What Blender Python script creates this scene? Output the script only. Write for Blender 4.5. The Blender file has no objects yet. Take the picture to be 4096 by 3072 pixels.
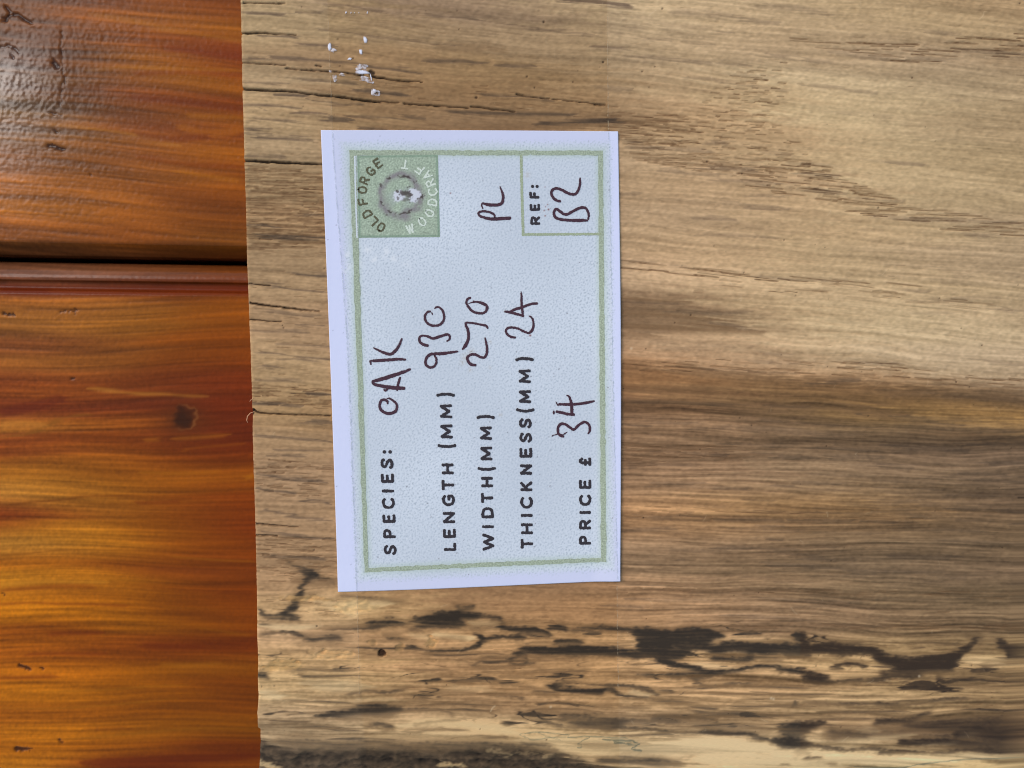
import bpy, math, random
import numpy as np
from mathutils import Matrix, Vector

# ----------------------------------------------------------------------------------------------
# CAMERA  (solved from the printed frame of the card: a phone camera tilted about six degrees)
# ----------------------------------------------------------------------------------------------
F, DIST = 2900.0, 0.132
N = np.array([0.0785, -0.0774, 0.0]); N[2] = math.sqrt(1 - N[0] ** 2 - N[1] ** 2)
Xw = np.array([1.0, 0, 0]) - N[0] * N; Xw /= np.linalg.norm(Xw)
Yw = np.cross(N, Xw)
R = np.stack([Xw, Yw, N])                    # camera -> world
CAM = R @ np.array([0, 0, DIST])


def at(X, Y, z=0.0):
    """point of the photograph (4096 x 3072) -> point of the level surface at height z, metres"""
    X, Y = np.asarray(X, float), np.asarray(Y, float)
    d = np.stack([(X - 2048) / F, -(Y - 1536) / F, -np.ones_like(X)], -1) @ R.T
    t = (z - CAM[2]) / d[..., 2]
    return CAM[0] + d[..., 0] * t, CAM[1] + d[..., 1] * t


def chart(x, y, z):
    """inverse of at(): where a point of a level surface lies on its drawing"""
    p = (np.stack([x, y, z], -1) - CAM) @ R
    return 2048 - F * p[..., 0] / p[..., 2], 1536 + F * p[..., 1] / p[..., 2]


scene = bpy.context.scene
cam = bpy.data.cameras.new('camera')
cam.sensor_fit, cam.sensor_width, cam.lens = 'HORIZONTAL', 36.0, F / 4096 * 36
cam.clip_start, cam.clip_end = 0.005, 50
cam.dof.use_dof, cam.dof.focus_distance, cam.dof.aperture_fstop = True, DIST, 20
camo = bpy.data.objects.new('camera', cam); scene.collection.objects.link(camo)
camo.matrix_world = Matrix([[*R[0], CAM[0]], [*R[1], CAM[1]], [*R[2], CAM[2]], [0, 0, 0, 1]])
scene.camera = camo

# ----------------------------------------------------------------------------------------------
# SKY AND SUN  (soft overcast daylight from the upper left)
# ----------------------------------------------------------------------------------------------
SUN_DIR = Vector((-0.62, 0.40, 0.78)).normalized()
SUN_EL = math.asin(SUN_DIR.z)
world = bpy.data.worlds.new('World'); scene.world = world
world.use_nodes = True
wt = world.node_tree
sky = wt.nodes.new('ShaderNodeTexSky'); sky.sky_type = 'NISHITA'; sky.sun_disc = False
sky.sun_elevation = SUN_EL; sky.sun_rotation = math.atan2(SUN_DIR.x, SUN_DIR.y)
sky.air_density, sky.dust_density, sky.ozone_density = 1.5, 1.0, 1.0
wt.links.new(sky.outputs[0], wt.nodes['Background'].inputs['Color'])
wt.nodes['Background'].inputs['Strength'].default_value = 0.15
sl = bpy.data.lights.new('sun', 'SUN'); sl.energy = 1.2; sl.angle = math.radians(28); sl.color = (1.0, 0.93, 0.90)
so = bpy.data.objects.new('sun', sl); scene.collection.objects.link(so)
so.rotation_euler = (-SUN_DIR).to_track_quat('-Z', 'Y').to_euler()
scene.view_settings.view_transform = 'Standard'; scene.view_settings.look = 'None'
scene.view_settings.exposure = 0.06; scene.view_settings.gamma = 1.0
scene.cycles.max_bounces = 6
scene.cycles.use_denoising = True
scene.cycles.filter_width = 1.05

# --- PAINT
# ----------------------------------------------------------------------------------------------
# PATTERN ENGINE: grain, figure, stains as fields over the drawing of each surface
# ----------------------------------------------------------------------------------------------
E = np.array([0.735, 0.833, 1.015])             # colour of the daylight: display colour = albedo * E
rng = np.random.default_rng(7)


def lin(c):
    c = np.asarray(c, np.float32) / 255.0
    return np.where(c <= 0.04045, c / 12.92, ((np.maximum(c, 0) + 0.055) / 1.055) ** 2.4)


def alb(c):
    a = lin(c) / E
    return np.maximum(a / np.maximum(a.max(-1, keepdims=True) / 0.93, 1.0), 0.004)


def sst(a, b, x):
    t = np.clip((x - a) / (b - a), 0, 1)
    return t * t * (3 - 2 * t)


def tile(h, w, sy, sx, seed):
    """periodic gaussian-filtered noise, unit variance"""
    r = np.random.default_rng(seed).standard_normal((h, w)).astype(np.float32)
    fy, fx = np.fft.fftfreq(h)[:, None], np.fft.rfftfreq(w)[None]
    g = np.exp(-2 * np.pi ** 2 * ((fy * sy) ** 2 + (fx * sx) ** 2))
    o = np.fft.irfft2(np.fft.rfft2(r) * g, s=(h, w)).astype(np.float32)
    return (o - o.mean()) / o.std()


def band(n, s1, s2, seed):
    """periodic band-pass noise, unit variance"""
    r = np.random.default_rng(seed).standard_normal((n, n)).astype(np.float32)
    f2 = np.fft.fftfreq(n)[:, None] ** 2 + np.fft.rfftfreq(n)[None] ** 2
    o = np.fft.irfft2(np.fft.rfft2(r) * (np.exp(-2 * np.pi ** 2 * f2 * s1 ** 2) - np.exp(-2 * np.pi ** 2 * f2 * s2 ** 2)), s=(n, n)).astype(np.float32)
    return o / o.std()


def look(t, x, y, wrap=True):
    """bilinear look-up of an array"""
    h, w = t.shape[:2]
    x0, y0 = np.floor(x).astype(np.int32), np.floor(y).astype(np.int32)
    fx, fy = (x - x0).astype(np.float32), (y - y0).astype(np.float32)
    if wrap:
        xa, xb, ya, yb = x0 % w, (x0 + 1) % w, y0 % h, (y0 + 1) % h
    else:
        xa, xb = np.clip(x0, 0, w - 1), np.clip(x0 + 1, 0, w - 1)
        ya, yb = np.clip(y0, 0, h - 1), np.clip(y0 + 1, 0, h - 1)
    if t.ndim == 3:
        fx, fy = fx[..., None], fy[..., None]
    return (t[ya, xa] * (1 - fx) + t[ya, xb] * fx) * (1 - fy) + (t[yb, xa] * (1 - fx) + t[yb, xb] * fx) * fy


def spline(pts, step):
    """Catmull-Rom through rows of numbers, resampled about every STEP"""
    p = np.asarray(pts, float)
    if len(p) == 2:
        n = max(2, int(np.hypot(*(p[1] - p[0])[:2]) / step) + 1)
        return p[0] + (p[1] - p[0]) * np.linspace(0, 1, n)[:, None]
    q = np.vstack([2 * p[0] - p[1], p, 2 * p[-1] - p[-2]])
    out = []
    for i in range(1, len(q) - 2):
        n = max(1, int(np.hypot(*(q[i + 1] - q[i])[:2]) / step))
        t = (np.arange(n) / n)[:, None]
        a, b, c, d = q[i - 1], q[i], q[i + 1], q[i + 2]
        out.append(0.5 * (2 * b + (c - a) * t + (2 * a - 5 * b + 4 * c - d) * t ** 2 + (3 * b - a - 3 * c + d) * t ** 3))
    out.append(p[-1:])
    return np.vstack(out)


class Field:
    """a sheet of numbers over a rectangle of the drawing; S drawing units per cell"""

    def __init__(s, x0, y0, x1, y1, S):
        s.x0, s.y0, s.S = x0, y0, S
        s.w, s.h = int((x1 - x0) / S), int((y1 - y0) / S)
        gx, gy = np.meshgrid(np.arange(s.w, dtype=np.float32), np.arange(s.h, dtype=np.float32))
        s.X, s.Y = gx * S + x0, gy * S + y0

    def zeros(s):
        return np.zeros((s.h, s.w), np.float32)

    def stamp(s, m, x, y, r, soft, v=1.0):
        x, y, r, soft = (x - s.x0) / s.S, (y - s.y0) / s.S, r / s.S, max(soft / s.S, 0.6)
        R_ = r + soft
        i0, i1 = max(int(y - R_), 0), min(int(y + R_) + 2, s.h)
        j0, j1 = max(int(x - R_), 0), min(int(x + R_) + 2, s.w)
        if i0 >= i1 or j0 >= j1:
            return
        yy, xx = np.ogrid[i0:i1, j0:j1]
        d = np.sqrt((xx - x) ** 2 + (yy - y) ** 2)
        k = np.clip((r + soft - d) / (2 * soft), 0, 1)
        np.maximum(m[i0:i1, j0:j1], v * k * k * (3 - 2 * k), out=m[i0:i1, j0:j1])

    def stroke(s, m, pts, w, soft=3.0, v=1.0, taper=True):
        """pts: (x, y) rows, w one width or one per row; soft edge; ends taper"""
        w = np.broadcast_to(np.asarray(w, float), (len(pts),))
        q = spline(np.column_stack([np.asarray(pts, float)[:, :2], w]), max(2.0, min(w.min() * 0.4, 5.0)))
        n = len(q)
        for i, (x, y, ww) in enumerate(q):
            if taper:
                ww = ww * min(1.0, 0.5 + 6.0 * min(i + 0.5, n - i - 0.5) / n)
            s.stamp(m, x, y, ww / 2, min(soft, ww * 0.6 + 1), v)

    def poly(s, m, pts, soft, v=1.0):
        """filled outline with a soft border (even-odd, then box blurred)"""
        p = np.asarray(pts, float)
        a = np.zeros((s.h, s.w), bool)
        for (xa, ya), (xb, yb) in zip(p, np.roll(p, -1, 0)):
            c = (ya > s.Y[:, :1]) != (yb > s.Y[:, :1])
            xi = xa + (s.Y[:, :1] - ya) * (xb - xa) / ((yb - ya) if yb != ya else 1e-9)
            a ^= c & (s.X < xi)
        b = blur(a.astype(np.float32), soft / s.S)
        np.maximum(m, b * v, out=m)


def blur(a, r):
    k = max(1, int(round(r)))
    for ax in (0, 1):
        for _ in range(2):
            p = np.concatenate([np.repeat(np.take(a, [0], ax), k + 1, ax), a, np.repeat(np.take(a, [-1], ax), k, ax)], ax)
            c = np.cumsum(p, ax, dtype=np.float64)
            n = a.shape[ax]
            a = ((np.take(c, range(2 * k + 1, 2 * k + 1 + n), ax) - np.take(c, range(0, n), ax)) / (2 * k + 1)).astype(np.float32)
    return a


def zm(x0, y0, k):
    return lambda pts: [(x0 + p[0] * k, y0 + p[1] * k, *p[2:]) for p in pts]


def colours_from(points, fld, shear, sx, sy):
    """smooth colour sheet through hand-picked wood colours (x, y, r, g, b)"""
    p = np.asarray(points, np.float32)
    st = 8
    X, Y = fld.X[::st, ::st], fld.Y[::st, ::st]
    V = Y - shear(X, Y)
    pv = p[:, 1] - shear(p[:, 0], p[:, 1])
    num, den = np.zeros(X.shape + (3,), np.float32), np.full(X.shape, 1e-9, np.float32)
    for (x, y, *c), v in zip(p, pv):
        w = np.exp(-0.5 * (((X - x) / sx) ** 2 + ((V - v) / sy) ** 2)) + 1e-5 / (1 + ((X - x) / sx) ** 2 + ((V - v) / sy) ** 2) ** 2
        num += w[..., None] * np.asarray(c, np.float32); den += w
    lo = num / den[..., None]
    return lo, st


# ---------------------------------------------------------------- the oak board -----------------
BF = Field(-220, -180, 4320, 3240, 2.0)


def oak_shear(X, Y):
    s = np.interp(Y, [0, 500, 1000, 1500, 1900, 2300, 2700, 3072], [.095, .09, .08, .07, .03, .01, .01, .03]).astype(np.float32)
    return s * (X - 2000)


OAK = [  # picked wood colours
    (1020, 60, 180, 154, 112), (1200, 120, 174, 148, 106), (1150, 330, 165, 140, 102), (1120, 440, 172, 144, 102), (1100, 600, 162, 136, 98),
    (1150, 760, 160, 132, 92), (1150, 900, 158, 128, 88), (1150, 1030, 158, 130, 92), (1150, 1160, 168, 138, 98), (1150, 1300, 172, 140, 100),
    (1150, 1440, 170, 140, 98), (1130, 1600, 168, 138, 96), (1150, 1750, 158, 128, 94), (1200, 1900, 155, 125, 94), (1180, 2080, 160, 129, 96),
    (1200, 2200, 162, 130, 96), (1150, 2340, 168, 134, 98), (1320, 1300, 150, 120, 84), (1340, 1650, 150, 118, 82), (1300, 900, 156, 124, 84),
    (1500, 100, 160, 134, 98), (1480, 230, 156, 126, 88), (1480, 330, 150, 120, 82), (1500, 430, 146, 116, 78), (1900, 40, 150, 126, 98),
    (1900, 160, 156, 132, 98), (1900, 270, 152, 124, 84), (1900, 380, 142, 112, 74), (1900, 470, 148, 120, 86), (2200, 60, 156, 132, 100),
    (2250, 200, 152, 128, 94), (2250, 320, 146, 118, 80), (2250, 440, 140, 112, 74), (2350, 480, 136, 108, 76), (2390, 130, 160, 136, 100),
    (2500, 60, 190, 166, 126), (2550, 180, 180, 154, 114), (2600, 290, 168, 142, 104), (2560, 400, 176, 146, 106), (2600, 480, 160, 130, 90),
    (2600, 560, 182, 152, 110), (2650, 650, 178, 150, 112), (2560, 760, 176, 146, 106), (2700, 60, 188, 162, 120), (3000, 30, 186, 160, 120),
    (2900, 180, 176, 150, 112), (3000, 120, 170, 144, 106), (3300, 80, 178, 152, 112), (3600, 60, 176, 150, 108), (3950, 40, 166, 138, 98),
    (3900, 120, 178, 152, 110), (3300, 230, 172, 146, 108), (3700, 230, 162, 138, 104), (4000, 190, 156, 130, 94), (3250, 320, 198, 174, 132),
    (3350, 450, 194, 170, 126), (3600, 400, 184, 160, 118), (3800, 330, 164, 142, 106), (4000, 330, 164, 140, 102), (4050, 480, 156, 132, 94),
    (3850, 480, 166, 142, 104), (3250, 620, 188, 162, 118), (3600, 600, 182, 158, 116), (4000, 640, 164, 140, 100), (3000, 380, 178, 150, 108),
    (2950, 560, 166, 138, 98), (3100, 560, 180, 148, 106), (2850, 660, 176, 146, 106), (3050, 720, 178, 148, 108), (2750, 840, 172, 144, 108),
    (2700, 940, 182, 152, 112), (3000, 860, 172, 144, 104), (3250, 780, 182, 152, 110), (3550, 760, 182, 158, 116), (3900, 780, 170, 146, 106),
    (3400, 900, 178, 150, 108), (3700, 900, 172, 148, 108), (4050, 900, 162, 138, 102), (2560, 1010, 182, 150, 110), (2900, 1000, 186, 156, 114),
    (3300, 1020, 180, 154, 112), (3700, 1040, 176, 150, 112), (4050, 1060, 166, 142, 106), (2560, 1110, 192, 160, 120), (2900, 1140, 194, 164, 122),
    (3300, 1160, 180, 154, 114), (3700, 1180, 184, 158, 116), (4050, 1220, 172, 148, 110), (2540, 1230, 134, 106, 74), (2700, 1280, 130, 104, 72),
    (2860, 1260, 150, 122, 86), (2550, 1330, 140, 110, 78), (2780, 1320, 138, 112, 78), (3050, 1240, 192, 164, 120), (3150, 1310, 190, 164, 122),
    (3500, 1280, 192, 168, 126), (3900, 1330, 188, 164, 124), (4060, 1420, 180, 156, 120), (2760, 1380, 206, 172, 128), (2950, 1410, 196, 164, 122),
    (3300, 1430, 192, 164, 122), (3700, 1450, 188, 164, 126), (4050, 1510, 172, 146, 110), (2540, 1390, 176, 138, 98), (2530, 1450, 160, 120, 80),
    (2800, 1450, 166, 130, 92), (3000, 1450, 176, 142, 104), (2560, 1520, 172, 122, 72), (2700, 1530, 160, 120, 74), (2950, 1510, 142, 110, 70),
    (3200, 1510, 150, 116, 78), (3500, 1500, 160, 128, 90), (3300, 1560, 138, 102, 60), (3600, 1550, 132, 100, 64), (3900, 1570, 110, 86, 56),
    (4060, 1580, 100, 78, 54), (2540, 1590, 116, 84, 54), (2800, 1595, 118, 88, 58), (3050, 1590, 138, 106, 64), (3300, 1625, 108, 84, 54),
    (3550, 1640, 126, 98, 58), (3700, 1620, 160, 122, 70), (3950, 1660, 172, 132, 76), (4080, 1680, 168, 130, 78), (3450, 1700, 96, 76, 48),
    (3700, 1730, 100, 80, 58), (3950, 1740, 92, 74, 54), (2560, 1660, 138, 106, 76), (2800, 1690, 136, 106, 76), (3050, 1660, 118, 92, 66),
    (3150, 1730, 108, 86, 62), (2560, 1740, 150, 118, 88), (2850, 1760, 144, 114, 84), (3300, 1780, 122, 98, 72), (3650, 1790, 100, 80, 60),
    (3950, 1820, 104, 84, 64), (2560, 1840, 142, 110, 80), (2850, 1850, 128, 100, 74), (3200, 1850, 136, 112, 84), (3600, 1870, 124, 100, 74),
    (3950, 1900, 108, 88, 66), (2580, 1940, 158, 124, 92), (2900, 1930, 148, 118, 88), (3250, 1950, 136, 110, 80), (3700, 1960, 124, 102, 76),
    (4000, 1980, 100, 80, 60), (2560, 2020, 164, 124, 86), (2900, 2010, 158, 122, 82), (3250, 2020, 156, 118, 74), (3550, 2010, 136, 106, 70),
    (3850, 2040, 106, 84, 60), (2600, 2100, 140, 106, 72), (3000, 2100, 140, 108, 74), (3400, 2100, 124, 98, 68), (3900, 2120, 112, 90, 64),
    (2580, 2180, 146, 116, 86), (3000, 2190, 130, 104, 76), (3500, 2190, 110, 90, 66), (3950, 2200, 106, 86, 62), (2600, 2270, 136, 110, 82),
    (3000, 2280, 124, 100, 72), (3500, 2280, 112, 92, 68), (3950, 2290, 104, 84, 62), (2600, 2360, 158, 122, 88), (3000, 2370, 140, 112, 82),
    (3500, 2390, 120, 98, 70), (3950, 2400, 112, 92, 66), (2600, 2450, 156, 120, 84), (3000, 2450, 142, 112, 82), (3400, 2470, 130, 104, 76),
    (3900, 2490, 116, 94, 68), (2150, 2360, 150, 118, 86), (1700, 2380, 152, 118, 84), (2300, 2430, 160, 122, 84), (1900, 2440, 156, 120, 84),
    (1080, 2440, 176, 142, 104), (1250, 2430, 190, 156, 110), (1480, 2425, 206, 172, 122), (1180, 2480, 200, 166, 118), (1080, 2520, 160, 128, 96),
    (1350, 2540, 160, 128, 96), (1650, 2560, 176, 138, 98), (1900, 2540, 190, 152, 108), (2200, 2560, 172, 134, 92), (1150, 2660, 190, 154, 108),
    (1350, 2640, 196, 160, 112), (1700, 2640, 178, 140, 102), (2050, 2640, 176, 138, 98), (2300, 2680, 188, 148, 102), (1150, 2740, 206, 172, 122),
    (1320, 2720, 210, 178, 128), (1080, 2790, 200, 172, 128), (1500, 2740, 180, 146, 106), (1900, 2720, 188, 148, 104), (2250, 2740, 190, 150, 104),
    (1300, 2790, 186, 154, 112), (1700, 2800, 180, 144, 104), (2050, 2810, 168, 134, 98), (1150, 2860, 148, 124, 94), (1450, 2870, 140, 114, 86),
    (1750, 2870, 150, 122, 92), (1200, 2930, 140, 118, 88), (1400, 2960, 156, 132, 98), (1500, 2920, 190, 162, 122), (1650, 2905, 222, 194, 148),
    (1850, 2910, 226, 198, 152), (2000, 2930, 214, 184, 138), (1700, 2960, 160, 132, 98), (2000, 2970, 168, 140, 104), (2250, 2960, 204, 174, 128),
    (2400, 2980, 212, 182, 134), (2300, 3020, 200, 170, 124), (1100, 3040, 120, 102, 82), (1060, 3065, 190, 170, 134), (1400, 3030, 100, 86, 68),
    (1800, 3040, 84, 72, 56), (2200, 3050, 108, 92, 72), (2550, 2640, 196, 154, 108), (2750, 2700, 192, 152, 106), (3000, 2720, 180, 142, 102),
    (2900, 2630, 206, 168, 120), (3250, 2640, 170, 138, 96), (3150, 2720, 166, 134, 94), (3500, 2640, 174, 144, 100), (3700, 2560, 150, 122, 86),
    (3800, 2650, 150, 122, 84), (4000, 2600, 150, 124, 84), (3950, 2700, 134, 108, 74), (3100, 2850, 160, 130, 92), (2700, 2810, 176, 142, 100),
    (2600, 2880, 150, 122, 90), (3000, 2900, 140, 114, 82), (3400, 2830, 172, 144, 104), (3700, 2830, 160, 132, 92), (3950, 2850, 134, 108, 74),
    (3500, 2900, 136, 108, 76), (3800, 2930, 100, 76, 52), (4050, 2920, 90, 68, 46), (2600, 2960, 222, 192, 146), (2800, 3000, 218, 190, 146),
    (3000, 3010, 220, 192, 146), (3200, 3030, 222, 194, 148), (3500, 3020, 210, 184, 138), (3800, 3015, 196, 168, 124), (4050, 3030, 168, 142, 100),
    (3600, 3060, 180, 156, 112), (3900, 3066, 166, 142, 98), (2500, 3010, 190, 160, 118), (2560, 3050, 140, 118, 88), (2800, 3050, 190, 160, 118),
    (1800, 1500, 155, 125, 90), (1800, 2000, 155, 125, 90), (1800, 900, 155, 125, 90),
]

T7, T8, T4, TL = zm(960, 2150, .6962), zm(2400, 2200, .7667), zm(960, 0, .6962), zm(1000, 1100, .3617)
TR = zm(2400, 0, .7667)
TM = zm(2400, 1000, .7837)
T3 = zm(950, 500, 1.2064)

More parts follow.
